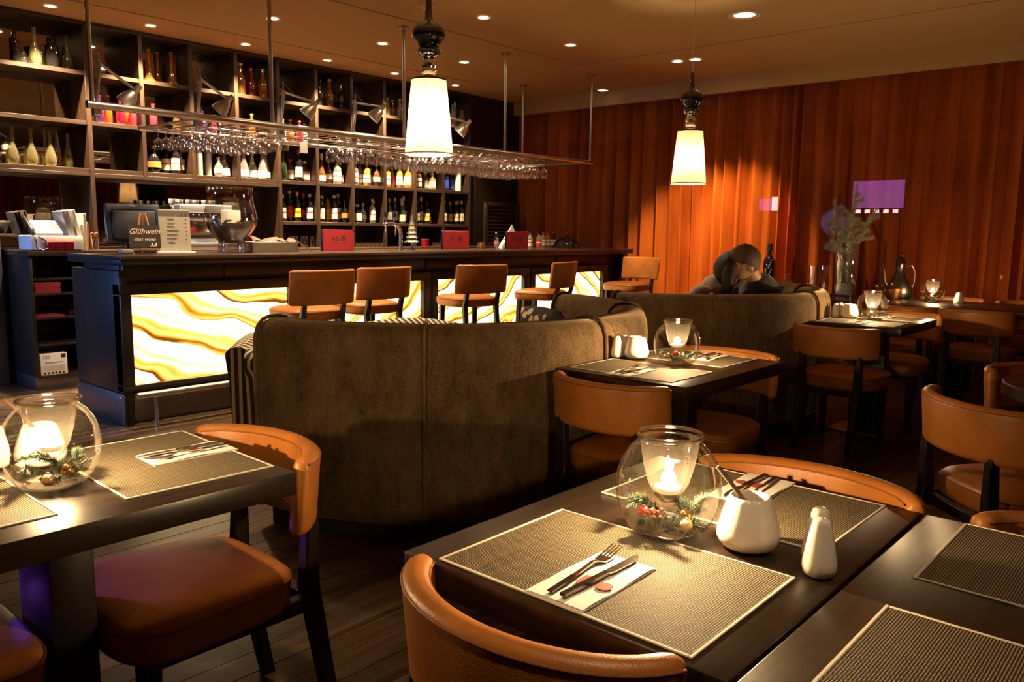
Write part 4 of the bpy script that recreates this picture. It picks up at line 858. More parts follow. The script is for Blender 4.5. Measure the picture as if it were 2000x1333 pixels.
em = tag(ob('emergency_light', rbox(8.20, 8.33, 5.84, 5.97, HC - 0.022, HC - 0.001, 0.004), 'whitepaint'), 'small white box on the ceiling near the curtain', 'emergency light'); ob('lens', rbox(8.22, 8.31, 5.86, 5.95, HC - 0.026, HC - 0.0215, 0.002), 'whitelamp', em)

# ================================================================== DINING CHAIRS AND STOOLS
def sup_outline(a, b_, n, cx, taper, k=40):
    pts = []
    for i in range(k):
        t = 2 * math.pi * i / k; c, s = math.cos(t), math.sin(t)
        x = a * math.copysign(abs(c) ** (2 / n), c); y = b_ * math.copysign(abs(s) ** (2 / n), s)
        pts.append((cx + x, y * (1 + taper * x / a)))
    return pts
def seat_mesh(zt, th, a=0.23, b_=0.235, cx=0.06, n=4.2, taper=0.07):
    base = sup_outline(a, b_, n, cx, taper); rings = []
    def ring(s, z): return [((x - cx) * s + cx, y * s, z) for x, y in base]
    for s, z in ((0.90, zt - th), (0.965, zt - th + 0.004), (0.985, zt - th + 0.02), (1.0, zt - 0.045), (1.0, zt - 0.028), (0.985, zt - 0.016), (0.93, zt - 0.005), (0.8, zt + 0.004), (0.55, zt + 0.011), (0.25, zt + 0.014)): rings.append(ring(s, z))
    return loft(rings), [(x, y) for x, y, z in ring(1.004, 0)]
def back_mesh(hw, bulge, xb, z0, z1, th, phim, rake=0.02, seg=26):
    rings = []; pipe = []; pipe2 = []
    pm = R(phim); sec = rrect(th, z1 - z0, th * 0.46, 4)
    for i in range(seg + 1):
        f = -pm + 2 * pm * i / seg
        y = hw * math.sin(f) / math.sin(pm); x = xb + bulge * (1 - math.cos(f)) / (1 - math.cos(pm))
        tx = bulge * math.sin(f) / (1 - math.cos(pm)); ty = hw * math.cos(f) / math.sin(pm); L = math.hypot(tx, ty); nx, ny = ty / L, -tx / L
        e = 1.0 if 0 < i < seg else 0.86
        zc = (z0 + z1) / 2; rg = []
        for (u, v) in sec:
            zz = zc + v * (1 - (1 - e) * 0.25); rk_ = -rake * (zz - z0) / (z1 - z0)
            rg.append((x + nx * (u * e + th / 2) + rk_, y + ny * (u * e + th / 2), zz))
        rings.append(rg)
        pipe.append((x + nx * 0.0015 - rake * 0.96, y + ny * 0.0015, z1 - th * 0.30)); pipe2.append((x + nx * (th - 0.0015) - rake * 0.96, y + ny * (th - 0.0015), z1 - th * 0.30))
    # rounded end lips
    def lip(rg, d):
        cx = sum(p[0] for p in rg) / len(rg); cy = sum(p[1] for p in rg) / len(rg); cz = sum(p[2] for p in rg) / len(rg)
        return [(cx + (p[0] - cx) * 0.6 + d[0], cy + (p[1] - cy) * 0.6 + d[1], cz + (p[2] - cz) * 0.93) for p in rg]
    a = (rings[0][0][0] - rings[1][0][0], rings[0][0][1] - rings[1][0][1]); l = math.hypot(*a); a = (a[0] / l * 0.006, a[1] / l * 0.006)
    c = (a[0], -a[1])
    rings = [lip(rings[0], a)] + rings + [lip(rings[-1], c)]
    return loft(rings), pipe, pipe2
def leg(x0, y0, z0, x1, y1, z1, a0, a1, rz=0):
    r0 = [(x0 + u * a0, y0 + v * a0, z0) for u, v in rrect(1, 1, 0.12, 1)]; r1 = [(x1 + u * a1, y1 + v * a1, z1) for u, v in rrect(1, 1, 0.12, 1)]
    return loft([r0, r1])
def make_chair():
    o = empty('dining_chair')
    st_, out = seat_mesh(0.47, 0.10); s = ob('seat', st_, 'leather', o, smooth=60)
    ob('piping', tube([(x, y, 0.447) for x, y in out] + [(*out[0], 0.447)], 0.0022, 6, False), 'seam', s)
    bm_, p1, p2 = back_mesh(0.270, 0.14, -0.265, 0.575, 0.768, 0.048, 74); bk = ob('backrest', bm_, 'leather', o, smooth=60)
    ob('piping', tube(p1, 0.0022, 6, False), 'seam', bk); ob('piping', tube(p2, 0.0022, 6, False), 'seam', bk)
    for sgn in (-1, 1):
        ob('leg', leg(0.235, 0.185 * sgn, 0, 0.225, 0.185 * sgn, 0.385, 0.034, 0.046), 'blackleg', o)
        ob('leg', merge(leg(-0.275, 0.165 * sgn, 0, -0.200, 0.17 * sgn, 0.40, 0.036, 0.046), leg(-0.200, 0.17 * sgn, 0.40, -0.208, 0.172 * sgn, 0.60, 0.046, 0.034)), 'blackleg', o)
    ob('seat_rail', merge(rbox(-0.18, 0.22, -0.20, -0.165, 0.345, 0.385, 0.003, 1), rbox(-0.18, 0.22, 0.165, 0.20, 0.345, 0.385, 0.003, 1), rbox(0.2, 0.235, -0.165, 0.165, 0.345, 0.385, 0.003, 1), rbox(-0.215, -0.18, -0.165, 0.165, 0.345, 0.385, 0.003, 1)), 'blackleg', o)
    return o
chairs = [
 (1.040, 0.752, 0, 'tan leather dining chair at the near table, its curved back nearest the photographer'),
 (1.665, 0.700, 180, 'tan leather dining chair behind the near candle globe, across the near table'),
 (0.955, 1.89, 180, 'tan leather dining chair at the right end of the left table'),
 (0.265, 1.93, 0, 'tan leather dining chair at the lower left corner, only its seat in view'),
 (2.675, 1.742, 0, 'tan leather dining chair with its back turned at the middle table'),
 (3.375, 1.765, 180, 'tan leather dining chair on the far side of the middle table'),
 (5.150, 1.79, 0, 'tan leather dining chair with its back turned at the table by the far booth'),
 (6.090, 1.76, 180, 'tan leather dining chair beyond the table by the far booth'),
 (1.665, 0.085, 180, 'tan leather dining chair at the right edge, beyond the right-hand table'),
 (3.240, 0.520, -42, 'dark tan leather chair standing alone at the right, turned to the round table'),
 (4.00, 0.47, -122, 'tan leather chair cut by the right edge, behind the round table'),
 (7.035, 1.43, 0, 'tan leather chair at the long table, back turned, nearest the right edge'),
 (7.035, 1.965, 0, 'tan leather chair at the long table, half hidden behind the far booth table'),
 (7.99, 1.89, 180, 'tan leather chair behind the long table, its rim right of the far candle globe'),
 (7.99, 1.28, 180, 'tan leather chair behind the long table at the right edge'),
]
ch0 = make_chair()
for i, (x, y, a, lab) in enumerate(chairs):
    o = ch0 if i == 0 else copy_tree(ch0)
    o.location = (x, y, 0); o.rotation_euler = (0, 0, R(a)); tag(o, lab, 'chair', 'tan leather dining chairs')
def make_stool():
    o = empty('bar_stool')
    st_, out = seat_mesh(0.775, 0.085, 0.205, 0.215, 0.05); s = ob('seat', st_, 'leather', o, smooth=60)
    ob('piping', tube([(x, y, 0.752) for x, y in out] + [(*out[0], 0.752)], 0.0022, 6, False), 'seam', s)
    bm_, p1, p2 = back_mesh(0.25, 0.075, -0.245, 0.805, 1.045, 0.042, 50, 0.035); bk = ob('backrest', bm_, 'leather', o, smooth=60)
    ob('piping', tube(p1, 0.002, 6, False), 'seam', bk)
    for sgn in (-1, 1):
        ob('leg', leg(0.22, 0.17 * sgn, 0, 0.19, 0.16 * sgn, 0.70, 0.034, 0.042), 'blackleg', o)
        ob('leg', merge(leg(-0.25, 0.155 * sgn, 0, -0.165, 0.15 * sgn, 0.70, 0.034, 0.040), leg(-0.165, 0.15 * sgn, 0.70, -0.204, 0.15 * sgn, 0.83, 0.040, 0.030)), 'blackleg', o)
    for z in (0.28,):
        ob('footrest', rbox(0.19, 0.215, -0.15, 0.15, z, z + 0.03, 0.003, 1), 'steel', o)
        for sgn in (-1, 1): ob('stretcher', rbox(-0.19, 0.19, 0.155 * sgn - 0.01, 0.155 * sgn + 0.01, z + 0.04, z + 0.065, 0.003, 1), 'blackleg', o)
    return o
st0 = make_stool()
for i, (x, y, a, lab) in enumerate([
 (3.29, 4.80, 84, 'tan leather bar stool at the left, before the first onyx panel'),
 (3.895, 4.90, 88, 'tan leather bar stool second from the left, before the second onyx panel'),
 (4.87, 4.79, 76, 'tan leather bar stool in the middle, before the third onyx panel'),
 (5.86, 4.78, 103, 'tan leather bar stool turned sideways before the fourth onyx panel'),
 (7.50, 4.93, 176, 'brightly lit tan leather bar stool at the right end of the bar')]):
    o = st0 if i == 0 else copy_tree(st0); o.location = (x, y, 0); o.rotation_euler = (0, 0, R(a)); tag(o, lab, 'bar stool', 'tan bar stools')

# ------------------------------------------------------------------ dining tables
def table(x0, x1, y0, y1, lab, cat='table'):
    cx, cy = (x0 + x1) / 2, (y0 + y1) / 2
    o = tag(empty('dining_table', (cx, cy, 0)), lab, cat, 'dark dining tables'); a, b_ = (x1 - x0) / 2, (y1 - y0) / 2
    ob('tabletop', rbox(-a, a, -b_, b_, 0.700, 0.755, 0.003), 'table', o)
    ob('pedestal', rbox(-0.045, 0.045, -0.10, 0.10, 0.012, 0.699, 0.004), 'blackleg', o)
    ob('base_plate', rbox(-0.16, 0.16, -0.21, 0.21, 0.0, 0.012, 0.003), 'steel', o)
    return o
table(0.905, 1.760, 0.430, 1.052, 'dark wooden dining table at the lower right with the large candle globe')
table(0.905, 1.760, -0.20, 0.4225, 'dark wooden dining table at the right edge, with bare placemats')
table(0.190, 1.045, 1.595, 2.190, 'dark wooden dining table at the left edge')
table(2.620, 3.480, 1.462, 2.078, 'dark wooden dining table in the middle, beside the near booth')
table(5.240, 6.030, 1.480, 2.058, 'dark wooden dining table beside the far booth')
rt = tag(empty('round_table', (3.76, 0.285, 0)), 'dark round table at the right edge, between two chairs', 'table')
ob('tabletop', lathe([(0.001, 0.70), (0.37, 0.70), (0.375, 0.705), (0.375, 0.75), (0.37, 0.755), (0.001, 0.755)], 48), 'table', rt); ob('pedestal', lathe([(0.04, 0.01), (0.04, 0.70)], 16), 'blackleg', rt); ob('base_plate', lathe([(0.001, 0), (0.22, 0), (0.22, 0.012), (0.001, 0.012)], 32), 'steel', rt)
lt = tag(empty('long_table', (7.53, 1.55, 0)), 'long dark table along the curtain with pots and a vase', 'table')
ob('tabletop', rbox(-0.43, 0.43, -1.6, 1.62, 0.70, 0.75, 0.003), 'table', lt)
for sx in (-1, 1):
    for yy in (-1.45, 0.1, 1.5): ob('leg', rbox(0.3 * sx - 0.03, 0.3 * sx + 0.03, yy - 0.03, yy + 0.03, 0, 0.699, 0.003), 'blackleg', lt)
ob('apron', merge(rbox(-0.36, -0.34, -1.4, 1.45, 0.62, 0.699, 0.002), rbox(0.34, 0.36, -1.4, 1.45, 0.62, 0.699, 0.002)), 'orangewood', lt)
cn = tag(empty('console_table', (8.10, 3.66, 0)), 'dark console by the curtain behind the far booth', 'table')
ob('tabletop', rbox(-0.25, 0.22, -0.4, 0.4, 0.71, 0.75, 0.003), 'table', cn)
for sx in (-0.2, 0.17):
    for sy in (-0.35, 0.35): ob('leg', rbox(sx - 0.02, sx + 0.02, sy - 0.02, sy + 0.02, 0, 0.709, 0.002), 'blackleg', cn)

# ------------------------------------------------------------------ placemats, napkins, cutlery
TZ = 0.7555
def placemat(x0, x1, y0, y1, lab, rz=0):
    cx, cy, a, b_ = (x0 + x1) / 2, (y0 + y1) / 2, (x1 - x0) / 2, (y1 - y0) / 2
    o = tag(ob('placemat', box(-a, a, -b_, b_, 0, 0.0022), 'weave', loc=(cx, cy, TZ), rot=(0, 0, rz), smooth=0), lab, 'placemat', 'woven placemats')
    e = 0.0045; t = 0.0032
    ob('border', merge(rbox(-a - 0.001, a + 0.001, -b_ - 0.001, -b_ + e, -0.0002, t, 0.001, 1), rbox(-a - 0.001, a + 0.001, b_ - e, b_ + 0.001, -0.0002, t, 0.001, 1), rbox(-a - 0.001, -a + e, -b_ + e, b_ - e, -0.0002, t, 0.001, 1), rbox(a - e, a + 0.001, -b_ + e, b_ - e, -0.0002, t, 0.001, 1)), 'matborder', o)
placemat(0.922, 1.266, 0.492, 0.978, 'woven placemat in front on the near table', R(0.3))
placemat(1.408, 1.752, 0.500, 0.982, 'woven placemat beyond the candle globe on the near table', R(-0.6))
placemat(0.922, 1.266, -0.135, 0.349, 'woven placemat at the lower right corner')
placemat(1.404, 1.748, -0.135, 0.349, 'woven placemat at the right edge below the chair back')
placemat(0.696, 1.037, 1.672, 2.150, 'woven placemat under the fork at the right end of the left table', R(-1.5))
placemat(0.215, 0.562, 1.685, 2.165, 'woven placemat cut by the left edge', R(-0.5))
placemat(2.668, 2.986, 1.552, 2.040, 'woven placemat in front on the middle table')
placemat(3.120, 3.450, 1.575, 2.045, 'woven placemat at the far side of the middle table')
placemat(5.270, 5.560, 1.535, 2.02, 'woven placemat in front on the far booth table')
placemat(5.700, 5.985, 1.54, 2.00, 'woven placemat at the far side of the far booth table')
MZ = TZ + 0.0024
def napkin_mesh():
    V, F = [], []; nx, ny = 8, 5
    for i in range(nx + 1):
        for j in range(ny + 1):
            x = -0.104 + 0.208 * i / nx; y = -0.054 + 0.108 * j / ny
            V.append((x, y, 0.003 + 0.0025 * (0.5 + 0.5 * math.sin(x * 40 + y * 25)) * (1 if 0 < i < nx else 0.4)))
    n = ny + 1
    for i in range(nx):
        for j in range(ny): F.append((i * n + j, (i + 1) * n + j, (i + 1) * n + j + 1, i * n + j + 1))
    top = (V, F); low = box(-0.106, 0.105, -0.055, 0.056, 0, 0.0025)
    return merge(top, low)
fork_m = None
def fork_mesh():
    hd = []
    path = [(-0.098, 0, 0.004), (-0.05, 0, 0.005), (0.0, 0, 0.007), (0.03, 0, 0.010), (0.045, 0, 0.006)]
    wd = [0.0045, 0.0042, 0.0035, 0.0026, 0.004]; rings = [[(p[0], -w_, p[2] - 0.001), (p[0], w_, p[2] - 0.001), (p[0], w_, p[2] + 0.0012), (p[0], -w_, p[2] + 0.0012)] for p, w_ in zip(path, wd)]
    parts = [loft(rings)]
    pal = [(0.045, 0.004, 0.006), (0.053, 0.010, 0.004), (0.066, 0.0115, 0.004), (0.072, 0.0115, 0.005)]
    parts.append(loft([[(x, -w_, z - 0.0008), (x, w_, z - 0.0008), (x, w_, z + 0.0008), (x, -w_, z + 0.0008)] for x, w_, z in pal]))
    for k in range(4):
        y = -0.0095 + 0.00633 * k
        parts.append(loft([[(x, y - t, z - 0.0008), (x, y + t, z - 0.0008), (x, y + t, z + 0.0008), (x, y - t, z + 0.0008)] for x, t, z in ((0.071, 0.0017, 0.005), (0.095, 0.0016, 0.008), (0.115, 0.0008, 0.012))]))
    return merge(*parts)
def knife_parts():
    h = loft([[(x, -w_, 0.003), (x, w_, 0.003), (x, w_, 0.008), (x, -w_, 0.008)] for x, w_ in ((-0.098, 0.0052), (-0.05, 0.005), (0.018, 0.0048))])
    b_ = loft([[(x, y0, 0.004), (x, y1, 0.004), (x, y1, 0.0062), (x, y0, 0.0062)] for x, y0, y1 in ((0.018, -0.005, 0.005), (0.03, -0.008, 0.007), (0.08, -0.0075, 0.007), (0.105, -0.003, 0.0065), (0.113, 0.003, 0.006))])
    return h, b_
nap_me = mesh('napkin', napkin_mesh(), M['napkin'], 60); fork_me = mesh('fork', fork_mesh(), M['cutlery'], 30); kh, kb = knife_parts()
kb_me = mesh('knife', kb, M['cutlery'], 30); kh_me = mesh('handle', kh, M['shadedsteel'], 30); fh_me = mesh('fork_handle', loft([[(x, -0.0047, z), (x, 0.0047, z), (x, 0.0047, z + 0.0026), (x, -0.0047, z + 0.0026)] for x, z in ((-0.099, 0.0032), (-0.03, 0.0045))]), M['shadedsteel'], 30)
def setting(x, y, rz, where):
    n = tag(ob('napkin', nap_me, None, loc=(x, y, MZ), rot=(0, 0, rz)), 'white paper napkin with a red print %s' % where, 'napkin', 'napkins')
    pr = ob('printed_emblem', merge(box(-0.035, 0.0, -0.012, 0.012, 0.0062, 0.0064), mv(lathe([(0.001, 0.0064), (0.014, 0.0064)], 14), -0.018, -0.034, 0)), 'redprint', n, smooth=0)
    c, s = math.cos(rz), math.sin(rz)
    def P(dx, dy): return (x + dx * c - dy * s, y + dx * s + dy * c, MZ + 0.0055)
    f = tag(ob('fork', fork_me, None, loc=P(0.003, 0.022), rot=(0, 0, rz + R(4))), 'steel fork with shade-toned handle on the napkin %s' % where, 'fork', 'forks'); ob('handle', fh_me, None, f)
    k = tag(ob('knife', kb_me, None, loc=P(0.003, -0.012), rot=(0, 0, rz - R(2))), 'steel knife with shade-toned handle on the napkin %s' % where, 'knife', 'knives'); ob('handle', kh_me, None, k)
setting(1.030, 0.730, R(1), 'in front on the near table')
setting(1.655, 0.750, R(182), 'beyond the globe on the near table')
setting(0.942, 1.915, R(178), 'on the left table')
setting(2.745, 1.785, R(3), 'in front on the middle table')
setting(3.330, 1.755, R(183), 'at the far side of the middle table')
setting(5.375, 1.785, R(0), 'in front on the far booth table')
setting(5.890, 1.78, R(180), 'on the far booth table, rear')

# ------------------------------------------------------------------ candle globes
gprof = [(0.001, 0.004), (0.045, 0.0), (0.062, 0.004), (0.078, 0.020), (0.090, 0.042), (0.0975, 0.070), (0.099, 0.092), (0.0965, 0.117), (0.088, 0.142), (0.074, 0.164), (0.061, 0.176), (0.057, 0.180), (0.060, 0.185), (0.062, 0.190), (0.059, 0.194), (0.055, 0.190), (0.0545, 0.181)]
globe_me = mesh('candle_globe', lathe(gprof, 48), M['glass'], 180)
cup_me = mesh('votive_cup', lathe([(0.0545, 0.183), (0.053, 0.165), (0.047, 0.130), (0.038, 0.098), (0.026, 0.074), (0.014, 0.062), (0.001, 0.058)], 40), M['votive'], 180)
ins_me = mesh('cup_liner', lathe([(0.049, 0.178), (0.043, 0.130), (0.034, 0.100), (0.022, 0.080), (0.001, 0.074)], 40), M['glass'], 180)
rim_me = mesh('rim', lathe([(0.061 + 0.0035 * math.cos(2 * math.pi * k / 10), 0.190 + 0.0035 * math.sin(2 * math.pi * k / 10)) for k in range(11)], 48), M['crystal'], 180)
base_me = mesh('glass_base', lathe([(0.001, 0.002), (0.046, 0.002), (0.060, 0.007), (0.052, 0.012), (0.001, 0.010)], 40), M['crystal'], 180)
wax_me = mesh('wax', lathe([(0.001, 0.076), (0.020, 0.078), (0.026, 0.090), (0.001, 0.091)], 24), M['wax'], 60)
fl_me = mesh('flame', lathe([(0.001, 0.091), (0.010, 0.094), (0.0145, 0.102), (0.014, 0.109), (0.0105, 0.116), (0.006, 0.119), (0.001, 0.120)], 16), M['flame'], 180)
def sprig_mesh(n=150, L=0.058, nl=0.022, seed=1, thick=0.0010):
    rnd = random.Random(seed); parts = [tube([(0, 0, 0), (L * 0.5, 0.004, 0.006), (L, 0.0, 0.004)], [0.0014, 0.001, 0.0006], 5)]
    for i in range(n):
        t = i / n; px = L * t + 0.004; a = rnd.uniform(0, 2 * math.pi); l = nl * rnd.uniform(0.75, 1.1) * (1 - 0.35 * t)
        d = Vector((0.62, 0.78 * math.cos(a), 0.78 * math.sin(a) * 0.8 + 0.12)).normalized(); p = Vector((px, 0.004 * t * (1 - t) * 4, 0.006 * math.sin(math.pi * t)))
        e = p + d * l; w_ = d.orthogonal().normalized() * thick; w2 = d.cross(w_).normalized() * thick
        parts.append(([tuple(p + w_), tuple(p - w_ * 0.5 + w2), tuple(p - w_ * 0.5 - w2), tuple(e)], [(0, 1, 3), (1, 2, 3), (2, 0, 3)]))
    return merge(*parts)
sprigs = [mesh('fir_sprig', sprig_mesh(seed=k), M['needle'], 0) for k in range(3)]
bau_me = {m: mesh('bauble', merge(sphere(0.0125, 20, 14), mv(lathe([(0.003, 0), (0.003, 0.003)], 8, True), 0, 0, 0.012)), M[m], 60) for m in ('gold', 'pearl', 'redb')}
def globe(x, y, z, lab, where, power, nspr, baubles, rot=0):
    o = tag(ob('candle_globe', globe_me, None, loc=(x, y, z)), lab, 'candle holder', 'glass candle globes')
    ob('rim', rim_me, None, o); ob('glass_base', base_me, None, o)
    c = ob('votive_cup', cup_me, None, o); ob('wax', wax_me, None, c); ob('flame', fl_me, None, c)
    light('candle_light', 'POINT', (0, 0, 0.1285), power, (1.0, 0.66, 0.33), o, shadow_soft_size=0.008)
    for k in range(nspr):
        a = rot + 2 * math.pi * k / nspr; r = (0.024, 0.040, 0.034, 0.046)[k % 4]
        tag(ob('fir_sprig', sprigs[k % 3], None, loc=(x + r * math.cos(a), y + r * math.sin(a), z + (0.018, 0.024, 0.036, 0.044)[k % 4]), rot=(0.5 * k, -0.15 - 0.12 * (k % 3), a + math.pi / 2 - 0.05)), 'dark green fir sprig inside the candle globe %s' % where, 'fir sprig', 'fir sprigs ' + where)
    for k, (m, a, r, dz, s, nm) in enumerate(baubles):
        b_ = tag(ob('bauble', bau_me[m], None, loc=(x + r * math.cos(a), y + r * math.sin(a), z + dz)), '%s bauble inside the candle globe %s' % (nm, where), 'bauble', 'baubles'); b_.scale = (s, s, s)
    return o
CW = math.atan2(-0.67, -0.74)
globe(1.306, 0.759, TZ + 0.0003, 'large glass candle globe with fir and baubles on the near table', 'on the near table', 15, 16, [('gold', CW + 0.45, 0.052, 0.048, 1.0, 'bright gold'), ('pearl', CW + 0.35, 0.066, 0.036, 0.95, 'matt gold'), ('gold', CW - 0.5 + 3.4, 0.045, 0.062, 1.0, 'textured gold'), ('redb', CW - 1.0, 0.06, 0.05, 0.9, 'dark red')], 0.3)
globe(0.622, 1.884, TZ + 0.0026, 'large glass candle globe with fir sprigs on the left table', 'on the left table', 14, 16, [('gold', CW + 1.0, 0.058, 0.044, 1.1, 'shiny gold'), ('pearl', CW + 0.35, 0.056, 0.028, 1.05, 'matt pearl'), ('pearl', CW - 0.9, 0.062, 0.05, 0.9, 'pale gold')], 0.1)
globe(3.037, 1.748, TZ + 0.0026, 'glass candle globe with baubles on the middle table', 'on the middle table', 13, 10, [('gold', CW - 0.9, 0.06, 0.045, 1.0, 'orange gold'), ('redb', CW - 0.3, 0.05, 0.055, 1.0, 'bright red')], 0.2)
globe(5.640, 1.785, TZ + 0.0003, 'small-looking glass candle globe on the far booth table', 'on the far booth table', 11, 5, [], 0.4)
globe(7.62, 1.925, 0.7503, 'glass candle globe on the long table by the curtain', 'on the long table', 9, 5, [], 0.4)
be = tag(empty('berry_cluster', (1.306 - 0.05, 0.759 - 0.005, TZ + 0.05)), 'dark red dried berry cluster inside the near candle globe', 'berries')
for k in range(14): ob('berry', mv(sphere(0.004, 7, 5), random.uniform(-0.016, 0.016), random.uniform(-0.016, 0.016), random.uniform(-0.006, 0.008)), 'redbroc', be)

# ------------------------------------------------------------------ porcelain
pot_me = mesh('sugar_pot', lathe([(0.001, 0.0), (0.036, 0.0), (0.050, 0.008), (0.056, 0.022), (0.0555, 0.034), (0.048, 0.062), (0.039, 0.090), (0.036, 0.096), (0.033, 0.097), (0.032, 0.092), (0.040, 0.05), (0.001, 0.045)], 40), M['porcelain'], 80)
shk_me = mesh('shaker', lathe([(0.001, 0.0), (0.020, 0.0), (0.026, 0.005), (0.0285, 0.015), (0.028, 0.026), (0.022, 0.058), (0.0155, 0.088), (0.013, 0.095), (0.009, 0.0975), (0.001, 0.098)], 32), M['porcelain'], 80)
def pot(x, y, z, where, stick=None, thin=False):
    o = tag(ob('sugar_pot', pot_me, None, loc=(x, y, z)), 'white porcelain sugar pot %s' % where, 'pot', 'sugar pots')
    if stick:
        s = tag(ob('spoon' if thin else 'stirring_stick', tube(stick, 0.0016 if thin else [0.0045, 0.0045, 0.0042, 0.004], 8), 'cutlery' if thin else 'twig', loc=(x, y, z)), ('thin steel spoon standing in the sugar pot %s' if thin else 'dark wooden stick standing in the sugar pot %s') % where, 'spoon' if thin else 'stick')
def shakers(x, y, z, dx, dy, where):
    for k, n in ((0, 'salt'), (1, 'pepper')):
        o = tag(ob('shaker', shk_me, None, loc=(x + dx * k, y + dy * k, z)), 'white porcelain shaker %s, %s' % (where, 'the front one' if k == 0 else 'the rear one'), 'shaker', 'salt and pepper shakers')
        for a in range(3): ob('hole', mv(lathe([(0.0002, 0.0984), (0.0012, 0.0984)], 6), 0.004 * math.cos(a * 2.1), 0.004 * math.sin(a * 2.1), 0), 'ink', o, smooth=0)
pot(1.342, 0.612, TZ + 0.0003, 'beside the near candle globe', [(0.008, -0.006, 0.052), (0.0, 0.010, 0.085), (-0.012, 0.032, 0.115), (-0.024, 0.054, 0.145)])
shakers(1.310, 0.470, TZ + 0.0003, 0.052, 0.022, 'on the near table')
pot(0.66, 2.07, TZ + 0.003, 'behind the left candle globe', [(0.005, 0.0, 0.05), (-0.01, 0.02, 0.095), (-0.03, 0.05, 0.13), (-0.045, 0.075, 0.15)]); shakers(0.585, 2.12, TZ + 0.003, -0.05, 0.02, 'behind the left candle globe')
pot(3.075, 1.975, TZ + 0.0026, 'on the middle table', [(0, 0, 0.05), (-0.01, 0.02, 0.1), (-0.03, 0.05, 0.17)], True); shakers(3.03, 2.050, TZ + 0.0026, 0.055, 0.0, 'on the middle table')
pot(5.635, 1.93, TZ + 0.0003, 'on the far booth table', [(0, 0, 0.05), (0.0, 0.002, 0.1), (0.0, 0.004, 0.17)], True); shakers(5.63, 2.02, TZ + 0.0003, 0.06, -0.01, 'on the far booth table')
o = tag(ob('shaker', lathe([(0.001, 0), (0.036, 0), (0.040, 0.008), (0.039, 0.03), (0.022, 0.085), (0.018, 0.09), (0.001, 0.091)], 24), 'porcelain', loc=(7.70, 1.735, 0.7503)), 'white porcelain shaker on the long table right of the globe', 'shaker')
ob('foot_ring', lathe([(0.038, -0.0002), (0.041, 0.006)], 24), 'whitepaint', o)

# ================================================================== BOOTHS
def booth(cx, cy, lab, a0=183.0, a1=357.0):
    o = tag(empty('booth_sofa', (cx, cy, 0)), lab, 'sofa', 'curved booth sofas')
    cuts = [a0, 224.5, 269.0, 313.0, a1]
    sec = [(1.105, 0.085), (1.125, 0.095), (1.137, 0.14), (1.137, 0.80), (1.133, 0.855), (1.120, 0.895), (1.095, 0.920), (1.06, 0.931), (1.01, 0.931), (0.975, 0.922), (0.95, 0.898), (0.937, 0.86), (0.90, 0.46), (0.90, 0.085)]
    sseat = [(0.898, 0.20), (0.898, 0.43), (0.88, 0.455), (0.80, 0.468), (0.52, 0.468), (0.44, 0.455), (0.42, 0.42), (0.43, 0.20)]
    def sweep(s, b0, b1, n=16, puff=0.0):
        rings = []
        for i in range(n + 1):
            t = i / n; a = R(b0 + (b1 - b0) * t)
            e = 0.006 * (1 - min(1, min(t, 1 - t) * n / 1.5))
            rings.append([((r - (e if r > 1.0 else -e)) * math.cos(a), (r - (e if r > 1.0 else -e)) * math.sin(a), z - (e if z > 0.5 else 0)) for r, z in s])
        return loft(rings)
    for i in range(4):
        ob('backrest', sweep(sec, cuts[i] + 0.12, cuts[i + 1] - 0.12), 'velvet', o, smooth=50)
        ob('seat', sweep(sseat, cuts[i] + 0.15, cuts[i + 1] - 0.15), 'velvet', o, smooth=50)
    for c in cuts[1:4] + [a0 + 0.6, a1 - 0.6]:
        a = R(c); ob('piping', tube([((r + 0.004 * (1 if r > 1.02 else -1 if r < 0.96 else 0)) * math.cos(a), (r + 0.004 * (1 if r > 1.02 else -1 if r < 0.96 else 0)) * math.sin(a), z + (0.004 if z > 0.9 else 0)) for r, z in sec[1:13]], 0.0085, 8), 'velvet', o)
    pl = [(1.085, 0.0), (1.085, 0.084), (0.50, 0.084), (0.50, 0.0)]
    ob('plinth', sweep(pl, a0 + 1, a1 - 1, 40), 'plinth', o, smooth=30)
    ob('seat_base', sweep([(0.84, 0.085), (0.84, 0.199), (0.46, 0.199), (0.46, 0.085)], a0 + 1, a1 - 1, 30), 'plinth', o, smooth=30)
    return o
booth(3.01, 3.22, 'curved taupe velvet booth sofa in the centre, its back turned')
booth(5.45, 3.20, 'curved taupe velvet booth sofa farther back, where the couple sits', 190.0, 357.0)

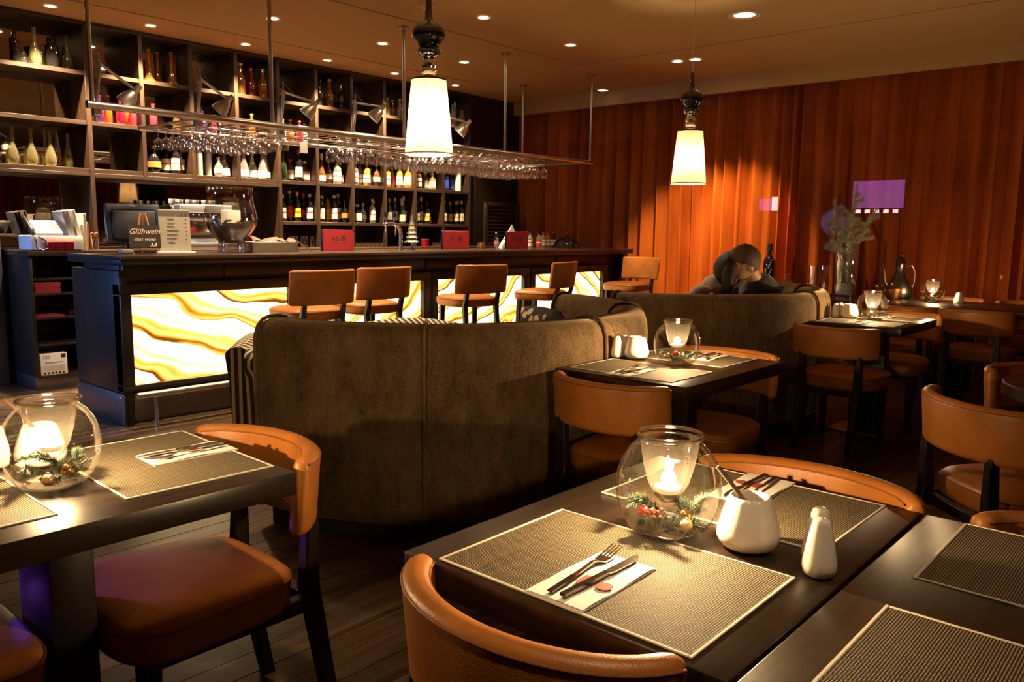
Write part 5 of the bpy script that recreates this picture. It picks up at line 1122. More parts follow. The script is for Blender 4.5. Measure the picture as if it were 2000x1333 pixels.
# striped armchairs facing the near booth
def armchair(x, y, rz, lab):
    o = tag(empty('striped_armchair', (x, y, 0), rz), lab, 'armchair', 'striped armchairs')
    V, F = [], []
    ob('seat', rbox(-0.26, 0.26, -0.30, 0.24, 0.26, 0.42, 0.03, 3), 'stripes', o); ob('front_rail', rbox(-0.34, 0.34, -0.31, 0.33, 0.14, 0.26, 0.02, 2), 'stripes', o)
    rings = []
    for i in range(13):
        t = i / 12; xx = -0.33 + 0.66 * t; zt = 0.685 + 0.035 * math.sin(math.pi * t)
        rings.append([(xx, 0.22, 0.26), (xx, 0.20, 0.55), (xx, 0.22, zt - 0.03), (xx, 0.26, zt), (xx, 0.32, zt - 0.005), (xx, 0.35, zt - 0.04), (xx, 0.33, 0.5), (xx, 0.32, 0.26)])
    ob('backrest', loft(rings), 'stripes', o, smooth=60)
    for s in (-1, 1):
        rings = []
        for yy, k in ((-0.335, 0.96), (-0.325, 1.0), (0.0, 1.0), (0.22, 0.98)):
            rg = []
            for (u, v) in [(-0.05, 0.14), (-0.055, 0.35), (-0.06, 0.52)] + [(0.0 + 0.085 * math.cos(R(a)), 0.60 + 0.085 * math.sin(R(a))) for a in range(215, -46, -26)] + [(0.03, 0.50), (0.02, 0.35), (0.02, 0.14)]:
                rg.append((s * (0.335 - u * k * 1.0), yy, v))
            rings.append(rg)
        ar = ob('arm', loft(rings), 'stripesy', o, smooth=50)
        ob('rosette', merge(tf(lathe([(0.001, 0.012), (0.035, 0.010), (0.055, 0.0)], 20), Matrix.Translation((s * 0.335, -0.335, 0.60)) @ Matrix.Rotation(R(90), 4, 'X')), *[mv(sphere(0.014, 8, 6), s * 0.335 + 0.022 * math.cos(k * 1.57), -0.347, 0.60 + 0.022 * math.sin(k * 1.57)) for k in range(4)]), 'blackleg', ar)
    for sx in (-0.28, 0.28):
        for sy in (-0.26, 0.27): ob('leg', lathe([(0.018, 0.0), (0.028, 0.14)], 10, True), 'blackleg', o, loc=(sx, sy, 0))
    return o
armchair(2.68, 3.97, R(42), 'striped armchair with rolled arms left of the near booth')
armchair(3.50, 4.00, R(-43), 'striped armchair behind the near booth, only its back rim in view')
def cushion(x, y, z, rx, rz, m, lab):
    V, F = [], []; n = 10; rings = []
    for i in range(n + 1):
        for j in range(n + 1):
            u, v = -1 + 2 * i / n, -1 + 2 * j / n; h = 0.075 * (1 - u ** 4) ** 0.5 * (1 - v ** 4) ** 0.5
            V.append((0.2 * u * (1 - 0.08 * v * v), 0.2 * v * (1 - 0.08 * u * u), h))
    for i in range(n):
        for j in range(n): F.append((i * (n + 1) + j, (i + 1) * (n + 1) + j, (i + 1) * (n + 1) + j + 1, i * (n + 1) + j + 1))
    bt = [(a, b_, -c) for a, b_, c in V]; p = merge((V, F), (bt, F))
    return tag(ob('cushion', p, m, loc=(x, y, z), rot=(rx, 0, rz), smooth=180), lab, 'cushion')
cushion(3.77, 3.06, 0.68, R(75), R(80), 'dots', 'dark dotted cushion leaning in the near booth')
cushion(3.80, 3.62, 0.49, R(75), R(-43), 'plinth', 'dark plain cushion at the right arm of the rear armchair')

# ================================================================== PEOPLE
def skin_body(name, pts, edges, rad, m, parent, root=0, sub=2):
    me = bpy.data.meshes.new(name); me.from_pydata(pts, edges, []); me.update()
    o = bpy.data.objects.new(name, me); COL.objects.link(o); o.parent = parent
    sk = o.modifiers.new('skin', 'SKIN'); sk.use_smooth_shade = True
    for i, r in enumerate(rad):
        v = me.skin_vertices[0].data[i]; v.radius = r if isinstance(r, tuple) else (r, r); v.use_root = (i == root)
    ss = o.modifiers.new('sub', 'SUBSURF'); ss.levels = sub; ss.render_levels = sub
    dg = bpy.context.evaluated_depsgraph_get(); me2 = bpy.data.meshes.new_from_object(o.evaluated_get(dg))
    o.modifiers.clear(); o.data = me2; me2.materials.clear(); me2.materials.append(M[m])
    for p in me2.polygons: p.use_smooth = True
    return o
def gauss(d, c, s): return math.exp(-((d - Vector(c).normalized()).length / s) ** 2)
def head_r(d):
    r = 1.0 / math.sqrt((d.x / 0.098) ** 2 + (d.y / 0.077) ** 2 + (d.z / 0.122) ** 2)
    r += 0.026 * gauss(d, (1, 0, -0.12), 0.16) + 0.012 * gauss(d, (1, 0, 0.0), 0.14) + 0.012 * gauss(d, (0.75, 0, -0.85), 0.3) + 0.006 * gauss(d, (0.95, 0, 0.3), 0.3)
    r += 0.006 * gauss(d, (0.95, 0, -0.48), 0.14) - 0.007 * gauss(d, (0.93, 0.32, 0.05), 0.17) - 0.007 * gauss(d, (0.93, -0.32, 0.05), 0.17) - 0.012 * gauss(d, (0.2, 0.75, -0.75), 0.5) - 0.012 * gauss(d, (0.2, -0.75, -0.75), 0.5)
    r += 0.01 * gauss(d, (-1, 0, 0.25), 0.6)
    return r
def head_surf(off, cond=None, nu=40, nv=28):
    V, idx, F = [], {}, []
    for i in range(nv + 1):
        th = math.pi * i / nv
        for k in range(nu):
            ph = 2 * math.pi * k / nu; d = Vector((math.sin(th) * math.cos(ph), math.sin(th) * math.sin(ph), math.cos(th)))
            o_ = off(d) if callable(off) else off
            V.append(tuple(d * (head_r(d) + o_)))
    for i in range(nv):
        for k in range(nu):
            f = (i * nu + k, i * nu + (k + 1) % nu, (i + 1) * nu + (k + 1) % nu, (i + 1) * nu + k)
            if cond is None or all(cond(Vector(V[q]).normalized()) for q in f): F.append(f)
    return V, F
def face(parent, loc, rot, hair, hair_m, beard=False):
    h = ob('head', head_surf(0.0), 'skin', parent, loc=loc, rot=rot, smooth=180)
    for s in (-1, 1):
        ob('eye', mv(sphere(0.0115, 10, 8), 0.080, 0.031 * s, 0.006), 'whiteplastic', h); ob('iris', mv(sphere(0.006, 8, 6), 0.088, 0.031 * s, 0.006), 'ink', h)
        ob('eyebrow', tube([(0.092, 0.014 * s, 0.024), (0.088, 0.034 * s, 0.030), (0.074, 0.052 * s, 0.024)], 0.0035, 6), hair_m, h)
        ob('ear', merge(mv(sphere(0.03, 12, 8, 0.62, 0.28, 1.0), -0.008, 0.079 * s, 0.0), mv(sphere(0.012, 8, 6, 0.7, 0.6, 1.0), -0.006, 0.083 * s, -0.024)), 'skin', h)
    ob('lips', merge(mv(sphere(0.016, 12, 6, 0.45, 1.35, 0.32), 0.089, 0, -0.056), mv(sphere(0.014, 12, 6, 0.45, 1.3, 0.36), 0.087, 0, -0.064)), 'redprint', h)
    return h
# man: leans left towards the woman, seen from behind with his face in profile
lf = math.atan2(0.75, -0.66)          # towards the left of the picture
man = tag(empty('person', (5.51, 2.47, 0.468), R(100)), 'person in a dark coat with short brown hair leaning left to kiss', 'person', 'couple in the far booth')
mp = [(0, 0, 0.10), (0.02, 0.03, 0.26), (0.02, 0.08, 0.42), (0.02, 0.115, 0.515), (0.02, 0.15, 0.59), (0.05, 0.26, 0.40), (0.14, 0.30, 0.20), (0.34, 0.24, 0.20), (0.0, -0.085, 0.435), (0.06, -0.16, 0.20), (0.28, -0.10, 0.16), (0.16, 0.10, 0.09), (0.44, 0.13, 0.06), (0.45, 0.14, -0.30), (0.16, -0.10, 0.09), (0.44, -0.12, 0.06), (0.45, -0.12, -0.30)]
me_ = [(0, 1), (1, 2), (2, 3), (3, 4), (3, 5), (5, 6), (6, 7), (3, 8), (8, 9), (9, 10), (0, 11), (11, 12), (12, 13), (0, 14), (14, 15), (15, 16)]
mp = [(x, y, z * 0.97 if z > 0.15 else z) for x, y, z in mp]
mr_ = [(0.15, 0.12), (0.16, 0.12), (0.17, 0.12), (0.10, 0.085), 0.06, 0.075, 0.058, 0.045, 0.085, 0.06, 0.045, 0.085, 0.07, 0.05, 0.085, 0.07, 0.05]
skin_body('coat', mp, me_, mr_, 'navy', man)
ob('collar', lathe([(0.075, 0.0), (0.072, 0.03), (0.066, 0.055), (0.060, 0.055)], 20), 'navy', man, loc=(0.02, 0.125, 0.505), rot=(R(-18), 0, 0))
ob('neck', tube([(0.02, 0.11, 0.47), (0.065, 0.23, 0.60)], [0.055, 0.05], 14), 'skin', man)
mh = face(man, (0.09, 0.275, 0.648), (R(-26), R(26), R(34)), None, 'hairbrown')
ob('hair', head_surf(lambda d: 0.010 + 0.012 * max(0, d.z) + 0.005 * math.sin(d.y * 38 + 3 * d.x) * (0.5 + 0.5 * math.sin(d.x * 21 + d.z * 9)), lambda d: d.z + 0.06 * math.sin(d.y * 17 + d.x * 11) > 0.42 - 0.35 * max(0, -d.x) * 1.6 - (0.30 if d.x < 0.15 else 0) and not (d.x > 0.55 and d.z < 0.62)), 'hairbrown', mh, smooth=180)
ob('hair_back', head_surf(0.008, lambda d: d.x < -0.12 and -0.55 < d.z < 0.5), 'hairbrown', mh, smooth=180)
for s in (-1, 1):
    hp = [(0, 0, 0), (0.05, 0, 0.0)]; 
    hb = ob('hand', merge(mv(sphere(0.042, 12, 8, 1.1, 0.8, 0.45), 0.38, 0.28 if s > 0 else -0.08, 0.205 if s > 0 else 0.15), *[tube([(0.39, (0.28 if s > 0 else -0.08) - 0.026 + 0.017 * k, 0.205 if s > 0 else 0.15), (0.425 + 0.006 * (k in (1, 2)), (0.28 if s > 0 else -0.08) - 0.027 + 0.018 * k, 0.198 if s > 0 else 0.143), (0.445 + 0.008 * (k in (1, 2)), (0.28 if s > 0 else -0.08) - 0.027 + 0.018 * k, 0.180 if s > 0 else 0.125)], [0.0095, 0.0088, 0.0075], 8) for k in range(4)], tube([(0.345, (0.28 if s > 0 else -0.08) - 0.03 * s, 0.205 if s > 0 else 0.15), (0.375, (0.28 if s > 0 else -0.08) - 0.055 * s, 0.20 if s > 0 else 0.145), (0.40, (0.28 if s > 0 else -0.08) - 0.06 * s, 0.195 if s > 0 else 0.14)], [0.011, 0.010, 0.008], 8)), 'skin', man, smooth=60)
# woman: back of the head towards the camera
wo = tag(empty('person', (5.12, 2.66, 0.468), R(70)), 'person in a grey top with dark hair, back to the camera, being kissed', 'person', 'couple in the far booth')
wp = [(0, 0, 0.10), (0.01, 0, 0.24), (0.02, -0.01, 0.36), (0.02, -0.015, 0.435), (0.02, -0.03, 0.50), (0.03, 0.15, 0.385), (0.08, 0.21, 0.18), (0.30, 0.13, 0.18), (0.03, -0.165, 0.375), (0.10, -0.21, 0.18), (0.32, -0.11, 0.18), (0.15, 0.08, 0.08), (0.42, 0.10, 0.06), (0.43, 0.10, -0.30), (0.15, -0.08, 0.08), (0.42, -0.10, 0.06), (0.43, -0.10, -0.30)]
wp = [(x, y, z * 1.14 if z > 0.15 else z) for x, y, z in wp]
wr = [(0.15, 0.12), (0.125, 0.10), (0.135, 0.10), (0.08, 0.07), 0.05, 0.062, 0.046, 0.036, 0.062, 0.046, 0.036, 0.08, 0.062, 0.042, 0.08, 0.062, 0.042]
skin_body('top', wp, me_, wr, 'greytop', wo)
ob('neck', tube([(0.02, -0.025, 0.47), (0.0, -0.06, 0.56)], [0.045, 0.042], 14), 'skin', wo)
wh = face(wo, (-0.015, -0.07, 0.60), (R(10), R(8), R(-38)), None, 'hairdark'); wh.scale = (0.94, 0.94, 0.94)
ob('hair', head_surf(lambda d: 0.016 + 0.012 * max(0, -d.x) + 0.004 * math.sin(d.y * 40 + 4 * d.z), lambda d: d.x < 0.35 and (d.z > -0.25 or d.x < -0.1) or d.z > 0.55), 'hairdark', wh, smooth=180)
ob('ponytail', tube([(-0.09, 0, 0.02), (-0.12, -0.01, -0.04), (-0.12, -0.02, -0.11), (-0.105, -0.03, -0.18), (-0.095, -0.03, -0.23)], [0.04, 0.045, 0.043, 0.032, 0.010], 14), 'hairdark', wh, smooth=180)
for s in (-1, 1):
    y0 = 0.10 if s > 0 else -0.09
    ob('hand', merge(mv(sphere(0.036, 12, 8, 1.1, 0.8, 0.45), 0.34, y0, 0.172), *[tube([(0.365, y0 - 0.022 + 0.015 * k, 0.172), (0.395 + 0.006 * (k in (1, 2)), y0 - 0.023 + 0.0155 * k, 0.166), (0.412 + 0.008 * (k in (1, 2)), y0 - 0.023 + 0.0155 * k, 0.15)], [0.0082, 0.0076, 0.0065], 8) for k in range(4)], tube([(0.33, y0 - 0.026 * s, 0.172), (0.355, y0 - 0.048 * s, 0.168), (0.375, y0 - 0.052 * s, 0.163)], [0.0095, 0.0088, 0.007], 8)), 'skin', wo, smooth=60)

# ================================================================== THINGS ON THE BAR
BZ = 1.1283
pos = tag(empty('till_monitor', (2.63, 6.02, BZ), R(-14)), 'black till monitor seen from behind at the left end of the bar', 'monitor')
ob('base', rbox(-0.12, 0.12, -0.10, 0.08, 0.0, 0.022, 0.008), 'black', pos); ob('neck', rbox(-0.05, 0.05, 0.0, 0.05, 0.022, 0.16, 0.006), 'black', pos)
ob('screen_housing', tf(merge(rbox(-0.185, 0.185, -0.03, 0.03, -0.15, 0.15, 0.014, 3), rbox(-0.15, 0.15, -0.055, -0.028, -0.12, 0.10, 0.02, 3)), Matrix.Translation((0, 0.0, 0.205)) @ Matrix.Rotation(R(-12), 4, 'X')), 'black', pos)
ob('maker_plate', tf(box(-0.02, 0.02, -0.032, -0.030, 0.125, 0.133), Matrix.Translation((0, 0.0, 0.205)) @ Matrix.Rotation(R(-12), 4, 'X')), 'alu', pos, smooth=0)
pr = tag(empty('card_reader', (2.50, 5.86, BZ), R(-10)), 'small grey card reader on the bar before the till', 'card reader')
ob('body', rbox(-0.04, 0.04, -0.06, 0.06, 0, 0.035, 0.01), 'greyplastic', pr); ob('screen', rbox(-0.028, 0.028, -0.05, -0.01, 0.0345, 0.0365, 0.002), 'black', pr)
sg = tag(empty('chalk_sign', (2.525, 5.62, BZ), R(-14)), 'small chalkboard on a wooden easel offering Gluehwein', 'sign')
for dx, tx in ((-0.065, -0.012), (0.065, 0.012)): ob('easel_leg', tube([(dx, -0.02, 0.0), (tx, 0.015, 0.245)], 0.0055, 6), 'orangewood', sg)
ob('easel_leg', tube([(0, 0.09, 0.0), (0, 0.018, 0.24)], 0.005, 6), 'orangewood', sg); ob('ledge', rbox(-0.07, 0.07, -0.03, -0.008, 0.028, 0.036, 0.001, 1), 'orangewood', sg)
sg.scale = (1.15, 1.15, 1.15)
bd = ob('board', rbox(-0.088, 0.088, -0.003, 0.003, -0.07, 0.07, 0.001, 1), 'chalk', sg, loc=(0, -0.012, 0.108), rot=(R(-9), 0, 0))
text('lettering', 'Glühwein', 0.044, 'chalkpink', bd, (0, -0.0036, 0.015), (R(90), 0, 0), 0.35); text('lettering', '-hot wine-', 0.032, 'chalkpink', bd, (0, -0.0036, -0.028), (R(90), 0, 0), 0.35); text('lettering', '3,8', 0.03, 'chalkwhite', bd, (0.045, -0.0036, -0.06), (R(90), 0, 0), 0.2)
mn = tag(empty('menu_holder', (2.765, 5.66, BZ), R(-14)), 'white printed menu sheet in a clear stand on the bar', 'menu')
ob('foot', rbox(-0.125, 0.125, -0.045, 0.045, 0.0, 0.02, 0.006), 'whiteplastic', mn)
shm = ob('sheet', rbox(-0.105, 0.105, -0.0015, 0.0015, 0, 0.295, 0.0005, 1), 'paper', mn, loc=(0, 0, 0.02), rot=(R(-4), 0, 0))
ob('header_band', box(-0.105, 0.105, -0.0024, -0.0016, 0.245, 0.285), 'l_grey', shm, smooth=0); ob('clear_cover', box(-0.108, 0.108, -0.0045, -0.004, 0, 0.305), 'glass', shm, smooth=0)
rr = random.Random(4)
for k in range(7):
    z = 0.225 - 0.028 * k; ob('printed_line', merge(box(-0.055, -0.055 + rr.uniform(0.045, 0.085), -0.0024, -0.0016, z, z + 0.004), box(-0.045, -0.045 + rr.uniform(0.04, 0.07), -0.0024, -0.0016, z - 0.007, z - 0.004), box(0.07, 0.082, -0.0024, -0.0016, z - 0.004, z)), 'ink', shm, smooth=0)
for k in range(2): ob('fork_mark', merge(*[box(0.045 + 0.028 * k + 0.004 * j, 0.0465 + 0.028 * k + 0.004 * j, -0.0032, -0.0024, 0.24, 0.272) for j in range(3)]), 'ink', shm, smooth=0)
va = tag(empty('glass_vase', (3.30, 5.84, BZ)), 'large bellied glass vase with moss and a white candle on the bar', 'vase')
ob('vessel', lathe([(0.001, 0.004), (0.10, 0.0), (0.104, 0.01), (0.10, 0.06), (0.098, 0.085), (0.115, 0.11), (0.155, 0.15), (0.19, 0.205), (0.20, 0.25), (0.192, 0.31), (0.175, 0.38), (0.168, 0.44), (0.172, 0.495), (0.174, 0.498)], 48), 'crystal', va, smooth=180)
ob('foot', lathe([(0.001, 0.006), (0.094, 0.006), (0.096, 0.055), (0.001, 0.06)], 32), 'crystal', va)
tag(ob('moss_bed', lathe([(0.001, 0.075), (0.09, 0.07), (0.105, 0.11), (0.145, 0.15), (0.175, 0.20), (0.15, 0.225), (0.08, 0.215), (0.001, 0.225)], 40), 'moss', loc=(3.30, 5.84, BZ)), 'dark dried moss filling the bellied vase on the bar', 'moss', kind='stuff')
for k in range(7):
    o = tag(ob('greenery_sprig', sprigs[k % 3], None, loc=(3.30 + 0.10 * math.cos(k * 0.9), 5.84 + 0.10 * math.sin(k * 0.9), BZ + 0.222), rot=(0.3 * k, -0.2, k * 0.9 + 1.4)), 'dried greenery sprig on the moss in the bellied vase', 'sprig', 'greenery in the bellied vase'); o.scale = (1.3, 1.3, 1.3)
cd = tag(ob('pillar_candle', merge(rbox(-0.055, 0.055, -0.055, 0.055, 0.0, 0.11, 0.006)), 'wax', loc=(3.30, 5.84, BZ + 0.212)), 'thick white square candle in the bellied vase', 'candle')
ob('wick', tube([(0, 0, 0.11), (0.002, 0, 0.122)], 0.0012, 5), 'ink', cd)
tn = tag(empty('tin_tray', (3.635, 5.84, BZ), R(-3)), 'metal tray box with red and white paper on the bar', 'tray')
ob('tray', merge(rbox(-0.20, 0.20, -0.10, -0.094, 0, 0.08, 0.002, 1), rbox(-0.20, 0.20, 0.094, 0.10, 0, 0.08, 0.002, 1), rbox(-0.20, -0.194, -0.094, 0.094, 0, 0.08, 0.002, 1), rbox(0.194, 0.20, -0.094, 0.094, 0, 0.08, 0.002, 1), rbox(-0.194, 0.194, -0.094, 0.094, 0, 0.006, 0.002, 1)), 'tin', tn)
V, F = [], []
for i in range(13):
    for j in range(7):
        x, y = -0.19 + 0.38 * i / 12, -0.09 + 0.18 * j / 6; V.append((x, y, 0.075 + 0.05 * abs(math.sin(x * 16 + 1.0)) * (0.5 + 0.5 * math.cos(y * 20)) + rr.uniform(-0.008, 0.008)))
for i in range(12):
    for j in range(6): F.append((i * 7 + j, (i + 1) * 7 + j, (i + 1) * 7 + j + 1, i * 7 + j + 1))
ob('wrapping_paper', (V, F), 'redcheck', tn, smooth=0)
tg = tag(ob('tongs', tube([(3.80, 5.72, BZ + 0.09), (3.87, 5.70, BZ + 0.05), (3.90, 5.66, BZ + 0.004)], 0.006, 8), 'chrome'), 'curved steel tongs leaning on the paper-filled tray', 'tongs')
def red_menu(x, y, rz, lab):
    o = tag(empty('menu_card', (x, y, BZ), rz), lab, 'menu', 'red upright menus on the bar')
    c = ob('cover', rbox(-0.15, 0.15, -0.008, 0.008, 0.0, 0.182, 0.002, 1), 'redmenu', o); ob('spine', rbox(-0.162, -0.151, -0.014, 0.014, 0.0, 0.182, 0.003, 1), 'black', o); ob('back_cover', tf(rbox(-0.15, 0.15, 0.0, 0.006, 0, 0.18, 0.002, 1), Matrix.Translation((-0.0, 0.014, 0)) @ Matrix.Rotation(R(7), 4, 'Z')), 'redmenu', o)
    text('lettering', 'Alt', 0.068, 'ink', c, (-0.028, -0.0085, 0.082), (R(90), 0, 0), 0, 'CENTER', 0.0003); ob('letter_ring', tf(merge(lathe([(0.010, 0.0), (0.0235, 0.0)], 24), lathe([(0.001, 0), (0.006, 0)], 12)), Matrix.Translation((0.048, -0.0088, 0.105)) @ Matrix.Rotation(R(90), 4, 'X')), 'ink', c, smooth=0)
    text('lettering', 'RESTAURANT BAR', 0.014, 'ink', c, (0.0, -0.0085, 0.06), (R(90), 0, 0), 0, 'CENTER', 0.0003)
    for z in (0.0, 0.166): ob('corner_fitting', rbox(0.138, 0.1515, -0.0095, 0.0095, z + 0.0005, z + 0.0165, 0.001, 1), 'chrome', o)
red_menu(4.305, 5.84, R(-8), 'red upright menu card right of the paper-filled tray')
red_menu(5.73, 5.84, R(-14), 'red upright menu card right of the beer tap')
red_menu(6.66, 5.84, R(-10), 'darker red menu card toward the right end of the bar')
tp = tag(empty('beer_tap', (5.03, 5.86, BZ)), 'chrome curved beer tap with two handles on the bar', 'beer tap')
ob('column', tube([(0, 0, 0), (0, 0, 0.15), (-0.015, 0, 0.20), (-0.05, 0, 0.232), (-0.10, 0, 0.242), (-0.22, 0, 0.235)], 0.019, 14), 'chrome', tp); ob('foot', lathe([(0.03, 0.0), (0.03, 0.008), (0.02, 0.012)], 16, True), 'chrome', tp)
for x in (-0.205, -0.09):
    ob('spout', tube([(x, -0.01, 0.235), (x - 0.01, -0.05, 0.215), (x - 0.025, -0.06, 0.14)], 0.008, 10), 'chrome', tp); hn = ob('handle', tube([(x, -0.01, 0.25), (x + 0.004, -0.012, 0.30)], 0.008, 10), 'chrome', tp); ob('grip', tube([(x + 0.004, -0.012, 0.30), (x + 0.008, -0.014, 0.345)], [0.015, 0.018], 10), 'black', hn)
tr = tag(empty('tree_ornament', (5.115, 5.80, BZ)), 'little metallic Christmas tree ornament beside the beer tap', 'ornament')
for k in range(6):
    r = 0.07 * (1 - k / 6.6); z = 0.075 + 0.04 * k
    ob('tier', lathe([(r * 0.35, z + 0.05), (r, z), (r * 0.9, z - 0.004), (r * 0.2, z + 0.01)], 9), 'tin', tr, smooth=0)
ob('stem', lathe([(0.035, 0), (0.035, 0.008), (0.010, 0.02), (0.008, 0.09)], 12), 'tin', tr); ob('tip', lathe([(0.006, 0.31), (0.001, 0.335)], 8), 'tin', tr)
for k in range(12):
    a = k * 2.4; q = k // 2; r = 0.066 * (1 - q / 6.6); ob('trinket', mv(sphere(0.007, 8, 6), r * math.cos(a), r * math.sin(a), 0.07 + 0.04 * q), 'chrome', tr)
# right end of the bar
mg = tag(empty('gold_mug', (6.25, 5.98, BZ)), 'small gold mug between the two right-hand menus', 'mug'); ob('cup', lathe([(0.001, 0.0), (0.032, 0.0), (0.034, 0.03), (0.036, 0.065), (0.033, 0.065), (0.031, 0.006), (0.001, 0.006)], 24), 'gold', mg); ob('handle', tube([(-0.034, 0, 0.055), (-0.058, 0, 0.05), (-0.058, 0, 0.02), (-0.034, 0, 0.014)], 0.005, 8), 'gold', mg)
cdv = tag(ob('folded_card', ([(-0.16, 0, 0), (0.16, 0, 0), (0.05, 0.04, 0.26), (-0.12, 0.10, 0), (0.16, 0.1, 0), (0.05, 0.045, 0.255)], [(0, 1, 2), (3, 4, 5), (1, 4, 5, 2), (0, 2, 5, 3)]), 'napkin', loc=(6.75, 6.0, BZ), smooth=0), 'white folded cloth peak behind the right-hand menu', 'cloth')
for i, (x, y, kd, h, r, g, l, c, ds) in enumerate([
    (6.50, 6.0, 'spirit', 0.17, 0.024, 'g_dark', 'l_red', 'l_silver', 'small dark bottle with red band left of the last menu'), (6.44, 5.93, 'flask', 0.11, 0.026, 'g_clear', None, 'l_silver', 'little clear flask left of the last menu'), (6.56, 5.93, 'jar', 0.10, 0.03, 'g_clear', None, 'l_red', 'small clear jar with red lid left of the last menu'),
    (6.96, 6.02, 'spirit', 0.17, 0.033, 'g_clear', 'l_white', 'g_green', 'first juice bottle right of the last menu'), (7.11, 6.04, 'spirit', 0.17, 0.033, 'g_clear', 'l_white', 'g_green', 'second juice bottle right of the last menu'), (7.27, 6.04, 'spirit', 0.17, 0.033, 'g_clear', 'l_red', 'l_black', 'third juice bottle right of the last menu'),
    (7.42, 6.10, 'spirit', 0.18, 0.033, 'g_whisky', 'l_white', 'l_red', 'red-capped bottle left of the dark dome'), (7.50, 6.10, 'spirit', 0.18, 0.033, 'g_whisky', 'l_white', 'l_red', 'red-capped bottle behind the dark dome, left'), (7.63, 6.11, 'spirit', 0.18, 0.033, 'g_dark', 'l_white', 'l_red', 'red-capped dark bottle behind the dark dome'), (7.88, 6.10, 'spirit', 0.17, 0.033, 'g_dark', 'l_white', 'l_red', 'red-capped bottle right of the dark dome')]):
    o = bottle(kd, h, r, g, l, c); o.location = (x, y, BZ); tag(o, ds, 'bottle', 'small bottles at the right end of the bar')
dm = tag(empty('dark_dome', (7.64, 5.92, BZ)), 'black rounded dome cover near the right end of the bar', 'dome'); ob('cover', lathe([(0.16, 0.0), (0.158, 0.03), (0.14, 0.07), (0.10, 0.105), (0.05, 0.122), (0.001, 0.126)], 32), 'blackgloss', dm, smooth=180); ob('rim', lathe([(0.165, 0.0), (0.165, 0.012), (0.155, 0.012)], 32), 'black', dm)

# ------------------------------------------------------------------ back counter things
CZ = 1.1185
am = tag(empty('amplifier', (2.49, 7.20, CZ)), 'white amplifier with knobs under the telephone at the far left', 'amplifier')
ob('case', rbox(-0.20, 0.19, -0.12, 0.16, 0.008, 0.12, 0.006), 'whiteplastic', am)
for x in (-0.09, -0.05, -0.01): ob('knob', tf(lathe([(0.014, 0), (0.012, 0.012), (0.001, 0.013)], 14), Matrix.Translation((x, -0.121, 0.045)) @ Matrix.Rotation(R(90), 4, 'X')), 'greyplastic', am)
ph = tag(empty('telephone', (2.42, 7.19, CZ + 0.121)), 'grey desk telephone on top of the amplifier', 'telephone')
ob('body', tf(rbox(-0.085, 0.12, -0.10, 0.09, -0.012, 0.012, 0.006), Matrix.Translation((0, 0, 0.062)) @ Matrix.Rotation(R(32), 4, 'X')), 'greyplastic', ph); ob('display_frame', tf(rbox(-0.08, 0.115, 0.02, 0.085, 0.012, 0.016, 0.002), Matrix.Translation((0, 0, 0.062)) @ Matrix.Rotation(R(32), 4, 'X')), 'whiteplastic', ph); ob('display', tf(box(-0.03, 0.06, 0.035, 0.07, 0.016, 0.0175), Matrix.Translation((0, 0, 0.062)) @ Matrix.Rotation(R(32), 4, 'X')), 'l_grey', ph, smooth=0)
for r in range(3):
    for c in range(8): ob('key', tf(rbox(-0.075 + 0.023 * c, -0.058 + 0.023 * c, -0.09 + 0.024 * r, -0.074 + 0.024 * r, 0.012, 0.016, 0.001, 1), Matrix.Translation((0, 0, 0.062)) @ Matrix.Rotation(R(32), 4, 'X')), 'whiteplastic', ph, smooth=0)
ob('handset', tf(merge(tube([(-0.115, -0.09, 0.03), (-0.12, -0.05, 0.045), (-0.12, 0.04, 0.045), (-0.115, 0.08, 0.03)], [0.024, 0.016, 0.016, 0.024], 12)), Matrix.Translation((0, 0, 0.062)) @ Matrix.Rotation(R(32), 4, 'X')), 'black', ph); ob('cord', tube([(-0.11, -0.06, 0.02), (-0.10, -0.135, -0.03), (-0.105, -0.14, -0.09), (-0.06, -0.145, -0.115), (-0.02, -0.14, -0.10), (-0.03, -0.135, -0.04), (-0.08, -0.10, 0.0)], 0.006, 8), 'black', ph)
for i, (x, h, m, rz, lab) in enumerate([(2.575, 0.20, 'greyplastic', -14, 'grey leaning folder right of the telephone'), (2.60, 0.205, 'l_grey', -13, 'dark leaning folder, second right of the telephone'), (2.64, 0.21, 'whiteplastic', -10, 'pale leaning folder, third right of the telephone'), (2.675, 0.21, 'cream', 0, 'cream upright ring binder'), (2.715, 0.30, 'white', 0, 'tall white upright ring binder right of the amplifier')]):
    mm = {'cream': 'l_cream', 'white': 'whiteplastic'}.get(m, m); z = 0.122 if i < 3 else 0.0003
    o = tag(ob('folder', rbox(-0.012, 0.012, -0.11, 0.11, 0, h, 0.002, 1), mm, loc=(x + (0.03 if i < 3 else 0.012 if i == 3 else 0.0) , 7.24, CZ + z), rot=(0, R(rz) if i < 3 else 0, 0)), lab, 'folder', 'folders at the far left')
    if i == 4: ob('spine_label', box(-0.008, 0.008, -0.112, -0.1105, 0.03, 0.09), 'l_yellow', o, smooth=0)
    o.location.y = 7.24 if i < 3 else 7.23
tb = tag(ob('wooden_board', rbox(-0.008, 0.008, -0.1, 0.1, 0, 0.23, 0.002, 1), 'orangewood', loc=(2.745, 7.25, CZ)), 'thin orange-brown board beside the white binder', 'board')
for k in range(3):
    o = tag(ob('tealight_holder', rbox(-0.034, 0.034, -0.034, 0.034, 0, 0.07, 0.004, 1), 'redbox', loc=(2.425 + 0.071 * k, 7.095, CZ)), 'red square glass tealight holder before the amplifier, %s from left' % ORD[k], 'tealight holder', 'red tealight holders'); ob('rim', rbox(-0.035, 0.035, -0.035, 0.035, 0.066, 0.072, 0.002, 1), 'redmenu', o)
